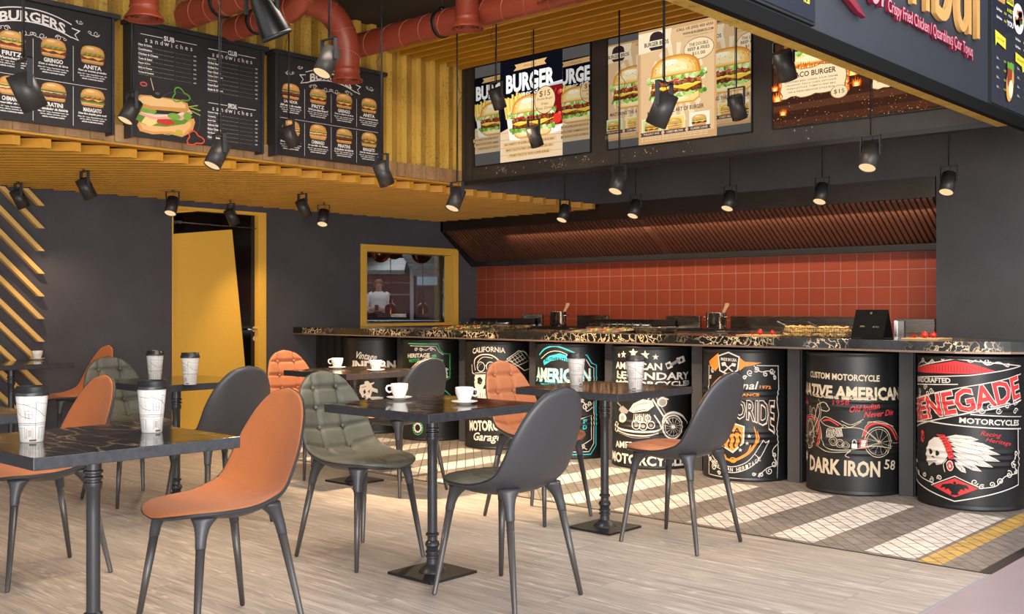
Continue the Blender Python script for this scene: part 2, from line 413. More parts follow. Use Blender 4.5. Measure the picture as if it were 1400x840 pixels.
M['tile'] = m_tile(); M['steel'] = m_brushed('brushed steel', '#b4b0aa', .28); M['hoodsteel'] = m_brushed('dark hood steel', '#6b6058', .38); M['chrome'] = mat('chrome', '#d0d0d0', .15, 1)
M['post'] = mat('counter steel', '#3b3a3d', .5, nz=(6, .12)); M['corrdark'] = mat('dark corrugated steel', '#2c2824', .5); M['trim'] = mat('counter trim', '#8a7263', .35, .6)
M['corridor'] = mat('corridor tile', '#94858a', .35, nz=(3, .05)); M['glass'] = m_glass(); M['signface'] = mat('sign panel graphite', '#2c2f37', .55, nz=(3, .06))
M['baffle'] = mat('filter with tile reflection tint', '#7d5240', .38, .55); M['lens'] = emis('warm lamp lens', '#ffdba6', 1.0); M['duct'] = mat('terracotta duct paint', '#8a3a26', .42, nz=(3, .1)); M['ductseam'] = mat('duct seam', '#a65a46', .4); M['clip'] = mat('rubber clamp', '#161414', .5)  # filter brown has the red tiles' reflection mixed into its base colour
M['ductdark'] = mat('duct inside', '#7e3020', .5)
# ------------------------------------------------------------------ the setting
XL, YK, YB, XU, YU, ZC = -8.61, 8.80, 8.20, -6.34, 6.30, 2.21
b = MB(); b.box((-9, -4, -.06), (-1.55, 4.81, 0)); b.box((-9, 4.81, -.06), (-1.6, 8.9, -.004)); struct(b.build('floor', M['floor']))
b = MB(); b.cur = 0; z0, z1 = -.004, .0
X = [-9.0]; mats_ = [0]
stripes = [(-2.146-.505*i-.003, -1.906-.505*i) for i in range(14)]
ys, ye = 4.86, 6.15
b.box((-9, 4.82, -.004), (-1.606, 6.85, .0))
for i, (a, c) in enumerate(stripes):
    if a < -8.9: continue
    b.cur = 1; b.add([(a, ys, .0006), (c, ys, .0006), (c, ye, .0006), (a, ye, .0006)], [(0, 1, 2, 3)])
b.cur = 2; b.add([(-1.882, 4.83, .0006), (-1.775, 4.83, .0006), (-1.775, 6.84, .0006), (-1.882, 6.84, .0006)], [(0, 1, 2, 3)])
struct(b.build('floor_mosaic', [M['mos_grey'], M['mos_white'], M['mos_yellow']]))
b = MB(); b.box((-9, 4.803, 0), (-1.55, 4.822, .0015)); struct(b.build('trim_1', M['black']))
b = MB(); b.box((-1.605, 4.822, 0), (-1.55, 8.2, .0015)); struct(b.build('trim_2', M['black']))
b = MB(); b.box((-1.55, -4, -.06), (4, 8.2, 0)); struct(b.build('floor_corridor', M['corridor']))
b = MB(); b.box((-1.56, -4, 0), (-1.546, 4.81, .001)); struct(b.build('trim_3', mat('grey joint', '#8d8d92', .6)))
# left wall with door and window openings
DY0, DY1, DZ = 4.884, 5.876, 2.085; WY0, WY1, WZ0, WZ1 = 7.05, 8.48, .967, 1.838
b = MB()
b.box((XL-.16, -4, 0), (XL, DY0, 3.5)); b.box((XL-.16, DY0, DZ), (XL, DY1, 3.5)); b.box((XL-.16, DY1, 0), (XL, WY0, 3.5))
b.box((XL-.16, WY0, 0), (XL, WY1, WZ0)); b.box((XL-.16, WY0, WZ1), (XL, WY1, 3.5)); b.box((XL-.16, WY1, 0), (XL, 9.0, 3.5))
struct(b.build('wall_left', M['plaster']))
# kitchen back wall: terracotta tiles
b = MB(); b.box((XL, YK, 0), (-2.9, YK+.15, 3.3)); struct(b.build('wall_kitchen', M['tile']))
# grey wall on the y = 8.2 line with the kitchen opening
b = MB(); b.box((-6.34, YB, 2.19), (-3.05, YB+.14, 3.3)); b.box((-3.05, YB, 0), (2.5, YB+.6, 3.3)); struct(b.build('wall_back', M['plaster2']))
b = MB(); b.box((-6.40, YU, 2.19), (-6.34, YB, 3.3)); struct(b.build('wall_side', M['plaster']))
# upper corrugated container wall (faces the room)
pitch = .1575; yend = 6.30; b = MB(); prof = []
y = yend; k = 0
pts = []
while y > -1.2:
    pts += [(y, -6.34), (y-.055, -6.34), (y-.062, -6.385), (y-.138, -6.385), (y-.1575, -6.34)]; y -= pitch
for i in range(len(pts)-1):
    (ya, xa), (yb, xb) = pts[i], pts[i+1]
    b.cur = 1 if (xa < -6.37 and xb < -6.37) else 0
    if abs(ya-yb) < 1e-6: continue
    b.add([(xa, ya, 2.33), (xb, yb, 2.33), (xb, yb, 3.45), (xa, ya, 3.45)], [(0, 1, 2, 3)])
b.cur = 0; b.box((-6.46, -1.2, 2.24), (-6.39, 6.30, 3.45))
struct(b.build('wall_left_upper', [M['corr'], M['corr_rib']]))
b = MB(); y = yend
b.box((-6.43, -1.2, 2.215), (-6.335, 6.30, 2.335))
while y > -1.2:
    b.box((-6.336, y-.115, 2.222), (-6.322, y-.02, 2.33)); y -= pitch
struct(b.build('trim_4', M['railrust']))
b = MB(); b.box((-6.43, -1.2, 2.203), (-6.318, 6.30, 2.215)); struct(b.build('trim_5', M['yellow']))
# lower diagonal slat ceiling between left wall and container edge
b = MB(); r2 = math.sqrt(.5); hw = .016/r2
k = -60
for i in range(-60, 60):
    y0 = 2.594+.1845*i
    # slat along (1,1): from (xr, y0) back to left wall
    xr = -6.35; xl = XL; ya = y0+(xl-xr); yb = y0
    if yb < -3 or ya > 8.19: continue
    xe = xr
    if yb > 8.19: xe = xr-(yb-8.19); yb = 8.19
    V = []
    for z in (2.136, 2.192):
        V += [(xl, ya-hw, z), (xe, yb-hw, z), (xe, yb+hw, z), (xl, ya+hw, z)]
    V = [(x, min(yy, 8.2), z) for x, yy, z in V]
    b.add(V, [(0, 1, 2, 3), (7, 6, 5, 4), (0, 4, 5, 1), (1, 5, 6, 2), (2, 6, 7, 3), (3, 7, 4, 0)])
struct(b.build('ceiling_lower', M['yslat']))
b = MB(); b.box((XL, -4, 2.30), (-6.46, 8.2, 2.36)); struct(b.build('ceiling_soffit', M['dark']))
# atrium ceiling and upper slats
b = MB(); b.box((-9, -4, 3.39), (-1.98, 6.3, 3.45)); struct(b.build('ceiling', M['dark']))
b = MB(); b.box((XL, 6.36, 3.2), (2.5, 8.9, 3.3)); struct(b.build('ceiling_counter', M['dark']))
b = MB()
for i in range(7):
    y = 6.262-.131*i; b.box((-6.33, y-.02, 3.19), (-1.985, y+.008, 3.30))
struct(b.build('ceiling_upper', M['yslat']))
# container wall that carries the lit posters
b = MB(); b.box((-6.34, YU, 2.24), (-1.985, YU+.06, 3.39))
for x in (-6.33, -6.25): b.box((x, YU-.012, 2.25), (x+.035, YU, 3.19))
struct(b.build('wall_back_upper', M['boxwall']))
b = MB(); b.box((-6.34, YU-.012, ZC), (-1.93, YU+.06, 2.24)); struct(b.build('trim_6', M['blackmetal']))
# sign fascia (right), black lip and worn yellow underside
b = MB(); b.box((-1.985, -2, 2.25), (-1.93, 7.6, 3.6)); struct(b.build('wall_front', M['signface']))
b = MB(); b.box((-1.94, -2, 2.207), (-1.905, 7.6, 2.268)); struct(b.build('trim_7', M['matblack']))
b = MB(); b.box((-2.0, -2, 2.207), (-1.94, 6.3, 2.25)); struct(b.build('trim_8', M['yworn']))
# door
def build_door():
    o = MB().box((XL-.09, DY0+.012, .005), (XL-.05, DY1-.09, DZ-.03)).build('door_1', M['blackgloss']); struct(o)
    o['label'] = 'black gloss door with a large slanted yellow panel'
    d = MB()   # frame: right jamb and head
    d.box((XL-.15, DY1-.09, 0), (XL+.012, DY1, DZ)); d.box((XL-.15, DY0, DZ-.03), (XL+.012, DY1-.09, DZ)); d.box((XL-.15, DY0, 0), (XL+.004, DY0+.012, DZ-.03))
    d.build('door_frame', M['ydoor'], o)
    X = XL-.05; P = lambda u, v: on_x(u, v, X)[1:]
    poly = [(DY0+.014, P(236, 320.5)[1]), P(316.8, 314), P(330.5, 455), (P(342, 600)[0], .006), (DY0+.014, .006)]
    MB().prism(poly, 0, X, X+.006).build('door_panel', M['ydoor'], o)
    tri = [(DY0+.014, P(236, 292)[1]), (DY0+.014, DZ-.031), P(305, 287)]
    MB().prism(tri, 0, X, X+.006).build('door_corner', M['ydoor'], o)
    hy, hz = P(347, 450.3); h = MB(); h.smooth = True
    h.cone((X, hy, hz), (X+.012, hy, hz), .027, .027, 20); h.cone((X+.012, hy, hz), (X+.05, hy, hz), .009, .009, 12); h.tube([(X+.05, hy, hz), (X+.05, hy-.1, hz)], .009, 10)
    h.build('door_handle', M['chrome'], o)
    l = MB(); l.smooth = True; ky, kz = P(348, 463); l.cone((X, ky, kz), (X+.01, ky, kz), .025, .025, 20); l.build('lock', M['chrome'], o)
    c = MB(); c.box((X, DY0+.06, 1.93), (X+.05, DY0+.1, 1.955)); c.tube([(X+.02, DY0+.08, 1.945), (X+.04, DY1-.1, 1.93)], .006, 6); c.build('door_closer', M['steel'], o)
build_door()
# window frame (yellow) and pane
o = MB(); fw = .075
o.box((XL-.15, WY0, WZ0), (XL+.02, WY0+fw, WZ1)); o.box((XL-.15, WY1-fw, WZ0), (XL+.02, WY1, WZ1))
o.box((XL-.15, WY0+fw, WZ0), (XL+.02, WY1-fw, WZ0+.03)); o.box((XL-.15, WY0+fw, WZ1-fw), (XL+.02, WY1-fw, WZ1))
w1 = struct(o.build('window_1', M['ydoor'], bevel=.003)); w1['label'] = 'yellow framed window onto the cooks kitchen'
MB().box((XL-.145, WY0+fw, WZ0+.03), (XL-.137, WY1-fw, WZ1-fw)).build('pane', M['glass'], w1)
# diagonal battens on the left wall
b0 = None
for i in range(14):
    yT = 3.725; zT = 1.174+(420-282.3)*8.56/F-.1842*i
    L = 2.6; lab = 'yellow diagonal batten on the charcoal wall, %s' % (['topmost, behind a hanging spotlight', 'second from the top', 'third from the top', 'fourth from the top', 'fifth from the top', 'sixth from the top', 'seventh from the top, level with the far cup', 'eighth from the top, around the far tabletop', 'ninth from the top, just under the far tabletop', 'tenth from the top, behind the far table post', 'eleventh from the top, low behind the far table', 'twelfth from the top, low behind the far table', 'thirteenth from the top, near the floor', 'fourteenth from the top, nearest the floor'][i])
    if zT < .02: break
    w = .028; poly = [(yT, zT-.004), (yT-.035, zT-.038), (yT-.06, zT-.038)]
    # parallelogram going up-left at 45 degrees
    t = .040
    A = (0, 0); poly = [(0, 0), (-.012, -.034), (-.045, -.034)]
    z_hi = min(L, 2.13-zT)
    poly = [(0, 0), (-z_hi, z_hi), (-z_hi-.048, z_hi), (-.05, .002-.002), (-.045, -.005)]
    poly = [(0, 0), (-z_hi, z_hi), (-z_hi-.05, z_hi), (-.05, 0)]
    e = thing('wall_batten', lab, 'batten', (XL, yT, zT), 0, 'diagonal wall battens')
    MB().prism(poly, 0, .0, .055).build('batten', M['ygold'], e, bevel=.002)
# ------------------------------------------------------------------ chairs
M['orange'] = m_fabric('orange wool felt', '#96562e', '#a86439'); M['orangel'] = m_fabric('orange tufted fabric', '#a86541', '#b87855'); M['green'] = m_leather('sage green leather', '#464840', '#625f54')
M['shell'] = mat('charcoal shell', '#373639', .42, spec=.5, nz=(4, .06)); M['leg'] = mat('gunmetal chair leg', '#4c4846', .32, .35); M['rim'] = mat('blue black piping', '#181c22', .5)
CP = [(.272, .443), (.258, .456), (.20, .466), (.11, .462), (0, .454), (-.08, .456), (-.14, .47), (-.186, .505), (-.217, .56), (-.243, .63), (-.262, .70), (-.282, .78), (-.298, .845), (-.302, .862)]
CW = [(0, 0), (.012, .075), (.05, .145), (.11, .19), (.18, .213), (.26, .22), (.36, .218), (.43, .212), (.50, .207), (.58, .2), (.64, .185), (.70, .160), (.745, .128), (.775, .09), (.79, .05), (.80, 0)]
def lerp_tab(tab, x):
    for i in range(len(tab)-1):
        if x <= tab[i+1][0]:
            a, b = tab[i], tab[i+1]; t = (x-a[0])/(b[0]-a[0]); return a[1]+(b[1]-a[1])*t
    return tab[-1][1]
prof = catmull([(p[0], p[1], 0) for p in CP], 14)
acc = [0]
for i in range(1, len(prof)): acc.append(acc[-1]+(prof[i]-prof[i-1]).length)
LT = acc[-1]
def prof_at(s):
    s = max(0, min(LT, s))
    for i in range(len(acc)-1):
        if s <= acc[i+1]:
            t = (s-acc[i])/(acc[i+1]-acc[i]+1e-9); p = prof[i].lerp(prof[i+1], t)
            d = (prof[min(i+2, len(prof)-1)]-prof[max(i-1, 0)]).normalized(); return p, d
    return prof[-1], (prof[-1]-prof[-2]).normalized()
sc_ = LT/.80
WT = catmull([(a*sc_, w, 0) for a, w in CW], 6)
WTAB = sorted({round(max(0, p.x), 5): max(0, p.y) for p in WT}.items())
CUP = [(0, -.004), (.12*sc_, .004), (.25*sc_, .018), (.36*sc_, .040), (.46*sc_, .052), (.57*sc_, .048), (.68*sc_, .034), (.80*sc_, .015)]
CUPT = [(p.x, p.y) for p in catmull([(a, b, 0) for a, b in CUP], 8)]
S_J = .40*sc_
def s_of_z(z):
    for i in range(len(prof)):
        if prof[i].y >= z and prof[i].x < -.1: return acc[i]
    return LT
ROWS = [s_of_z(.775), s_of_z(.68), s_of_z(.585), s_of_z(.492), .20*sc_]
def tuft(s, y):
    cols = (-.07, .07); d = 1
    dv = min(abs(y-c) for c in cols); dh = min(abs(s-r) for r in ROWS)
    h = 1-.75*math.exp(-(dv/.010)**2)*(1 if s > .12*sc_ else .3)
    h = min(h, 1-.75*math.exp(-(dh/.010)**2)*(1 if s > .3*sc_ else .2))
    for r in ROWS[:4]:
        for c in cols:
            q = math.hypot(s-r, y-c); h -= .9*math.exp(-(q/.016)**2)
    return h
def chair_surface(off_fn, NS=64, NY=28):
    V = []
    for i in range(NS+1):
        # denser near the ends
        t = i/NS; s = LT*(t-.10*math.sin(2*PI*t)/(2*PI)*2)
        p, d = prof_at(s); n = Vector((d.y, -d.x)) if True else None
        if n.y < 0 and n.x < 0: n = -n
        n = Vector((d.y, -d.x, 0)); 
        w = max(.0015, lerp_tab(WTAB, s)); cup = lerp_tab(CUPT, s)
        row = []
        for j in range(NY+1):
            q = -1+2*j/NY; q = math.sin(q*PI/2)*.35+q*.65; y = q*w
            o = cup*abs(q)**2.2*(w/.2)+off_fn(s, y, q, w, t)
            row.append((p.x+n.x*o, y, p.y+n.y*o))
        V.append(row)
    return V
# profile runs from seat front (+x) to the top of the back: direction (-x) on the seat, so the upward normal is (d.y, -d.x)
def closed(mb, A, B):
    ns = len(A); ny = len(A[0]); o = len(mb.v)
    V = [p for r in A for p in r]+[p for r in B for p in r]; k = ns*ny; Fs = []
    for i in range(ns-1):
        for j in range(ny-1):
            a = i*ny+j; Fs.append((a, a+1, a+ny+1, a+ny)); Fs.append((k+a, k+a+ny, k+a+ny+1, k+a+1))
    for i in range(ns-1):
        a = i*ny; Fs.append((a, a+ny, k+a+ny, k+a)); a = i*ny+ny-1; Fs.append((a, k+a, k+a+ny, a+ny))
    for j in range(ny-1):
        a = j; Fs.append((a, k+a, k+a+1, a+1)); a = (ns-1)*ny+j; Fs.append((a, a+1, k+a+1, k+a))
    mb.smooth = True; mb.add(V, Fs)
def edge_fade(q, t): return max(0.0, (1-abs(q)**6))*min(1, t/.03)*min(1, (1-t)/.03)
def make_chair(tufted, pad_mat):
    e = thing('dining_chair', 'x', 'chair')
    if tufted: top = lambda s, y, q, w, t: .004+.020*max(-.15, tuft(s, y))*edge_fade(q, t)**.5
    else: top = lambda s, y, q, w, t: .004+.009*edge_fade(q, t)**.5-.003*math.exp(-((s-S_J)/.006)**2)
    m = MB(); closed(m, chair_surface(top, 110 if tufted else 84, 52 if tufted else 28), chair_surface(lambda *a: .0005, 110 if tufted else 84, 52 if tufted else 28))
    pad = m.build('seat_pad', pad_mat, e)
    if tufted:
        for r in ROWS[:4]:
            for c in (-.07, .07):
                p, d = prof_at(r); n = Vector((d.y, 0, -d.x)); w = lerp_tab(WTAB, r); o = lerp_tab(CUP, r)*abs(c/w)**2.2*(w/.2)+.008
                b = MB(); b.smooth = True; b.sphere((p.x+n.x*o, c, p.y+n.z*o), .0105, 10, 6); b.build('button', pad_mat, pad)
    m = MB(); closed(m, chair_surface(lambda *a: .0), chair_surface(lambda s, y, q, w, t: -.004-.012*edge_fade(q, t)**.5-.022*math.exp(-((s-.24*sc_)/(.13*sc_))**2)*max(0, 1-abs(q)**3)))
    m.build('shell', M['shell'], e)
    # piping round the rim
    S = chair_surface(lambda *a: .0015, 84, 28); rim = [r[-1] for r in S]+[r[0] for r in reversed(S)]
    m = MB(); m.smooth = True; m.tube(rim, .0032, 6, closed=True); m.build('piping', M['rim'], e)
    for sx, sy in ((1, 1), (1, -1), (-1, 1), (-1, -1)):
        foot = Vector((sx*.2225, sy*.2, 0)); topp = Vector((.165 if sx > 0 else -.142, sy*.146, .43)); d = (topp-foot)
        P = lambda z: foot+d*(z/.43)
        l = MB(); l.smooth = True; l.cone(foot, P(.006), .007, .0098, 14); l.cone(P(.006), P(.365), .0098, .0168, 14); leg = l.build('leg', M['leg'], e)
        k = MB(); k.smooth = True; zt = .449 if sx > 0 else .463; pr = [(z if z < .376 else .375+(z-.375)*(zt-.375)/.063, r) for z, r in [(.345, .0172), (.35, .0185), (.375, .0195), (.395, .0225), (.410, .028), (.421, .035), (.430, .043), (.438, .050)]]
        R = []
        ctr = [P(z) for z, r in pr]
        # the flare leans inward under the seat
        for i, (z, r) in enumerate(pr):
            f = max(0, (z-.375)/(zt-.375)); ctr[i] = ctr[i]-Vector((sx*.022*f*f, sy*.020*f*f, 0))
        V = []; n = 16
        for i, (z, r) in enumerate(pr):
            for j in range(n):
                t = 2*PI*j/n; V.append((ctr[i].x+r*math.cos(t), ctr[i].y+r*math.sin(t), ctr[i].z))
        Fs = [(i*n+j, i*n+(j+1) % n, (i+1)*n+(j+1) % n, (i+1)*n+j) for i in range(len(pr)-1) for j in range(n)]
        Fs += [tuple(reversed(range(n))), tuple(range((len(pr)-1)*n, len(pr)*n))]
        k.add(V, Fs); k.build('leg_socket', M['shell'], leg)
    return e
PROTO = {'os': make_chair(False, M['orange']), 'ot': make_chair(True, M['orangel']), 'gt': make_chair(True, M['green'])}
USED = set()
def place_chair(kind, x, y, rz, label, group):
    p = PROTO[kind]
    if kind in USED: p = copy_tree(p)
    USED.add(kind)
    p.location = (x, y, 0); p.rotation_euler = (0, 0, rz); p['label'] = label; p['group'] = group
    return p
G = 'moulded chairs around the black tables'
E_, W_, S_ = 0.0, PI, -PI/2      # facing +x, -x, -y
place_chair('os', -3.36, 2.10, S_, 'plain orange felt chair nearest the camera, in the left foreground', G)
place_chair('os', -4.635, 1.998, S_, 'plain orange felt chair half hidden behind the near left table', G)
place_chair('os', -8.22, 3.80, S_, 'plain orange chair in profile at the far left table by the charcoal wall', G)
place_chair('gt', -3.848, 3.147, E_, 'sage green buttoned chair in the middle, facing right to the table with two espresso cups', G)
place_chair('gt', -2.895, 3.138, W_, 'charcoal shell chair with green seat seen from behind, front centre', G)
place_chair('ot', -3.862, 4.437, E_, 'orange buttoned chair behind the front centre chair, left of the table with two paper cups', G)
place_chair('ot', -2.91, 4.43, W_, 'charcoal shell chair with orange seat, rightmost chair near the barrels', G)
place_chair('gt', -6.02, 3.14, E_, 'sage green buttoned chair at the left, in front of the charcoal wall', G)
place_chair('gt', -5.055, 3.14, W_, 'charcoal shell chair seen from behind in front of the yellow door', G)
place_chair('ot', -6.03, 4.47, E_, 'orange buttoned chair by the dark wall at the left end of the counter', G)
place_chair('ot', -5.06, 4.47, W_, 'charcoal shell chair with orange rim in front of the green printed barrel', G)
# ------------------------------------------------------------------ tables
def make_table():
    e = thing('bistro_table', 'x', 'table')
    m = MB(); m.cur = 1; m.box((-.335, -.335, .713), (.335, .335, .75)); m.mi[1] = 0; m.build('tabletop', [M['marble'], M['slabedge']], e, bevel=.0025)
    pr = [(.0, .598), (.0285, .598), (.0285, .604), (.024, .606), (.024, .612), (.031, .616), (.031, .622), (.024, .626), (.024, .632), (.031, .636), (.031, .642), (.026, .646), (.026, .70), (.055, .704), (.055, .713), (0, .713)]
    lo = [(0, .012), (.062, .012), (.058, .02), (.040, .036), (.026, .046), (.0245, .07), (.031, .074), (.031, .082), (.025, .085), (.025, .09), (.031, .094), (.031, .101), (.024, .106), (.027, .118), (.033, .128), (.03, .14), (.022, .148), (.0215, .165), (.029, .17), (.030, .178), (.022, .184), (.0215, .50), (.0225, .575), (.028, .59), (.0285, .598)]
    m = MB(); m.smooth = True; m.lathe(lo+pr[2:], 28); col = m.build('column', M['postmetal'], e)
    eb = col.modifiers.new('edge', 'EDGE_SPLIT'); eb.split_angle = math.radians(38)
    MB().box((-.14, -.14, 0), (.14, .14, .012)).build('base_plate', M['blackmetal'], e, bevel=.003)
    return e
M['slabedge'] = mat('honed black slab edge', '#2e2f33', .35, nz=(45, .35)); M['postmetal'] = mat('table post metal', '#3b3a3d', .3, .4)
tab0 = make_table(); first = True
TABLES = [(-3.305, 1.595, 'black marble table in the left foreground with two paper coffee cups'), (-3.37, 3.165, 'black marble table in the middle with two espresso cups, base plate fully visible'),
    (-3.39, 4.435, 'black marble table nearest the barrels, with two paper cups'), (-5.53, 3.165, 'black marble table in front of the yellow door, with two paper cups'),
    (-5.545, 4.49, 'black marble table near the counter with two espresso cups'), (-8.17, 3.30, 'black marble table at the far left with one espresso cup'), (-4.58, 1.49, 'black marble table cut off by the left edge, behind the large paper cup')]
for x, y, lab in TABLES:
    t = tab0 if first else copy_tree(tab0); first = False
    t.location = (x, y, 0); t['label'] = lab; t['group'] = 'square marble bistro tables'
# ------------------------------------------------------------------ cups
M['paper'] = mat('white paper', '#d8d3ce', .6, nz=(30, .02)); M['ink'] = mat('sketch ink', '#54423f', .7); M['inkl'] = mat('faint ink', '#9d8f8b', .7); M['lid'] = mat('black cup lid', '#1c1b1c', .38)
M['china'] = mat('white china', '#dcd7d2', .18, spec=.5); M['coffee'] = mat('coffee crema', '#9a6a35', .3)
def sketch():
    a = Art(); a.dl = .0003; w = .0013; I, Q = M['ink'], M['inkl']
    for x in (-.092, .0, .092):
        a.strip([(x-.046, .062), (x-.008, .060), (x+.046, .062)], w, I); a.strip([(x-.046, .055), (x+.046, .056)], w*.8, I); a.strip([(x-.01, .003), (x-.01, .128)], w*.8, I)
        a.strip([(x-.040, .076), (x-.040, .100), (x-.020, .100), (x-.020, .076)], w, I, closed=True); a.strip([(x-.03, .076), (x-.03, .100)], w*.7, I); a.strip([(x-.040, .088), (x-.020, .088)], w*.7, I)
        a.strip([(x-.038, .012), (x-.038, .044), (x-.018, .044), (x-.018, .012)], w, I); a.rect(x-.034, .018, x-.022, .040, Q)
        a.strip([(x+.002, .012), (x+.002, .046), (x+.026, .046), (x+.026, .012)], w, I); a.strip([(x+.014, .012), (x+.014, .046)], w*.7, I)
        a.strip([(x-.046, .122), (x-.012, .108), (x+.018, .082), (x+.046, .076)], w*1.1, I); a.strip([(x-.010, .128), (x+.006, .122), (x+.046, .118)], w*.8, I)
        for q in range(4): a.strip([(x+.004+q*.010, .112-q*.001), (x+.014+q*.009, .088-q*.003)], w*.6, Q)
        a.rect(x-.030, .004, x-.006, .010, I); a.strip([(x-.040, .145), (x-.020, .136), (x+.010, .145)], w*.8, Q); a.strip([(x+.028, .07), (x+.028, .145)], w*.6, Q)
    return a
def make_paper_cup():
    e = thing('paper_cup', 'x', 'cup'); r0, r1, h = .0335, .0475, .158
    m = MB(); m.smooth = True; m.lathe([(0, .004), (r0-.003, .004), (r0-.002, 0), (r0, .001), (r1-.0005, h-.01), (r1+.0015, h-.006), (r1+.0015, h-.002), (r1-.002, h)], 40); body = m.build('cup_body', M['paper'], e)
    R = lambda z: r0+(r1-.0005-r0)*z/(h-.01)+.0003
    sketch().build('print', lambda x, y, L: Vector((math.cos(x/.0405)*(R(y)+L), math.sin(x/.0405)*(R(y)+L), y)), body, cut=[('x', -.14+.01*i) for i in range(29)])
    m = MB(); m.smooth = True; m.lathe([(r1+.0005, h-.012), (r1+.0045, h-.012), (r1+.005, h-.004), (r1+.004, h-.001), (r1+.0015, h+.002), (r1-.001, h+.014), (r1-.003, h+.017), (r1-.007, h+.017), (r1-.009, h+.013), (0, h+.013)], 40)
    l = m.build('lid', M['lid'], e); l.modifiers.new('edge', 'EDGE_SPLIT').split_angle = math.radians(45)
    k = MB(); k.smooth = True; k.sphere((r1-.016, 0, h+.0135), .003, 8, 4, (1.6, .8, .5)); k.build('sip_hole', M['black'], l)
    return e
pc0 = make_paper_cup(); first = True
for u, v, rz, lab in [(43.5, 604, 2.4, 'large paper cup at the left end of the near table'), (207.5, 591, .6, 'paper cup at the right of the near left table'), (212, 521, -.8, 'left paper cup on the table in front of the yellow door'),
        (260, 526, 1.7, 'right paper cup on the table, against the yellow door'), (788, 527, .3, 'left paper cup on the table nearest the barrels'), (868.5, 533, 3.3, 'right paper cup on the table nearest the barrels')]:
    c = pc0 if first else copy_tree(pc0); first = False; p = on_z(u, v, .75); c.location = p; c.rotation_euler = (0, 0, rz); c['label'] = lab+', white with line sketch'; c['group'] = 'lidded paper coffee cups'
def make_saucer():
    e = thing('saucer', 'x', 'saucer'); m = MB(); m.smooth = True
    m.lathe([(0, .002), (.024, .002), (.025, 0), (.03, 0), (.032, .003), (.050, .0085), (.058, .0115), (.0585, .013), (.057, .0135), (.050, .0108), (.030, .0055), (.026, .0045), (0, .0045)], 40); m.build('plate', M['china'], e); return e
def make_espresso():
    e = thing('espresso_cup', 'x', 'cup'); m = MB(); m.smooth = True
    m.lathe([(0, .003), (.018, .003), (.019, 0), (.0225, 0), (.0235, .003), (.0245, .006), (.0385, .040), (.0395, .045), (.0405, .067), (.0395, .0685), (.0385, .067), (.0370, .045), (.034, .036), (.02, .01), (0, .009)], 40); m.build('cup_body', M['china'], e)
    c = MB(); c.lathe([(0, .060), (.0378, .060), (.0378, .0595), (0, .0595)], 32); c.build('coffee', M['coffee'], e)
    h = MB(); h.smooth = True; h.tube([(.0385, 0, .058), (.046, 0, .0605), (.056, 0, .058), (.061, 0, .048), (.058, 0, .037), (.048, 0, .030), (.036, 0, .0335)], .0045, 10); h.build('handle', M['china'], e)
    return e
es0 = make_espresso(); sa0 = make_saucer(); first = True
lat = TH  # image-right direction
for u, v, rz, lab in [(546, 546.5, TH+PI+.3, 'left on the middle table'), (635, 552.5, TH-.1, 'right on the middle table'), (461, 504.5, TH+PI, 'left on the table near the counter'), (514, 508, TH-.2, 'right on the table near the counter'), (51, 492.3, TH+PI/2, 'alone on the far left table')]:
    p = on_z(u, v, .75); s = sa0 if first else copy_tree(sa0); c = es0 if first else copy_tree(es0); first = False
    s.location = p; s['label'] = 'white saucer under the espresso cup '+lab; s['group'] = 'white saucers'
    c.location = (p[0], p[1], .7545); c.rotation_euler = (0, 0, rz); c['label'] = 'white espresso cup '+lab; c['group'] = 'white espresso cups'
# ------------------------------------------------------------------ service counter
def counter():
    front = [(-8.60, 6.19), (-2.35, 6.19)]
    arc = [(-2.2, 6.20), (-2.05, 6.245), (-1.93, 6.32), (-1.83, 6.43), (-1.78, 6.56), (-1.78, 6.9)]
    outline = front+arc+[(-8.60, 6.9)]
    e = thing('marble_counter', 'long black marble worktop with cream veins running above the barrels', 'countertop', (-5, 6.5, .905))
    MB().prism([(x+5, y-6.5) for x, y in outline], 2, .008, .07).build('worktop', M['countermarble'], e, bevel=.002)
    edge = [(x+5, y-6.5-.004, .0) for x, y in front+arc[:-1]]
    m = MB(); m.smooth = False
    for i in range(len(edge)-1):
        a = Vector(edge[i]); b = Vector(edge[i+1])
        n = Vector((b.y-a.y, -(b.x-a.x), 0)).normalized()*.006
        V = [a, b, b+n, a+n]; V = V+[p+Vector((0, 0, .012)) for p in V]; m.add([tuple(p) for p in V], [(0, 3, 2, 1), (4, 5, 6, 7), (0, 1, 5, 4), (1, 2, 6, 5), (2, 3, 7, 6), (3, 0, 4, 7)])
    m.build('edge_trim', M['trim'], e)
    g = thing('service_counter', 'dark steel counter base with posts standing between the barrels', 'counter', (-5, 6.5, 0))
    pb = MB(); pb.box((-8.60+5, 6.84-6.5, 0), (-1.8+5, 6.88-6.5, .905)); pb.build('back_panel', M['corrdark'], g)
    for x in (-2.585, -3.345, -4.10, -4.885, -5.665, -6.485, -7.30):
        p = MB(); p.box((x-.045+5, -.05, 0), (x+.045+5, -.03, .905)); p.box((x-.05+5, -.03, 0), (x-.035+5, .34, .905)); p.box((x+.035+5, -.03, 0), (x+.05+5, .34, .905)); p.build('post', M['post'], g, bevel=.003)
    c = MB(); x = -8.60
    while x < -8.15:
        c.box((x+5, -.03, 0), (x+.05+5, .02, .905)); c.box((x+.05+5, 0.0, 0), (x+.115+5, .02, .905)); x += .115
    c.build('corrugated_panel', M['corrdark'], g)
counter()
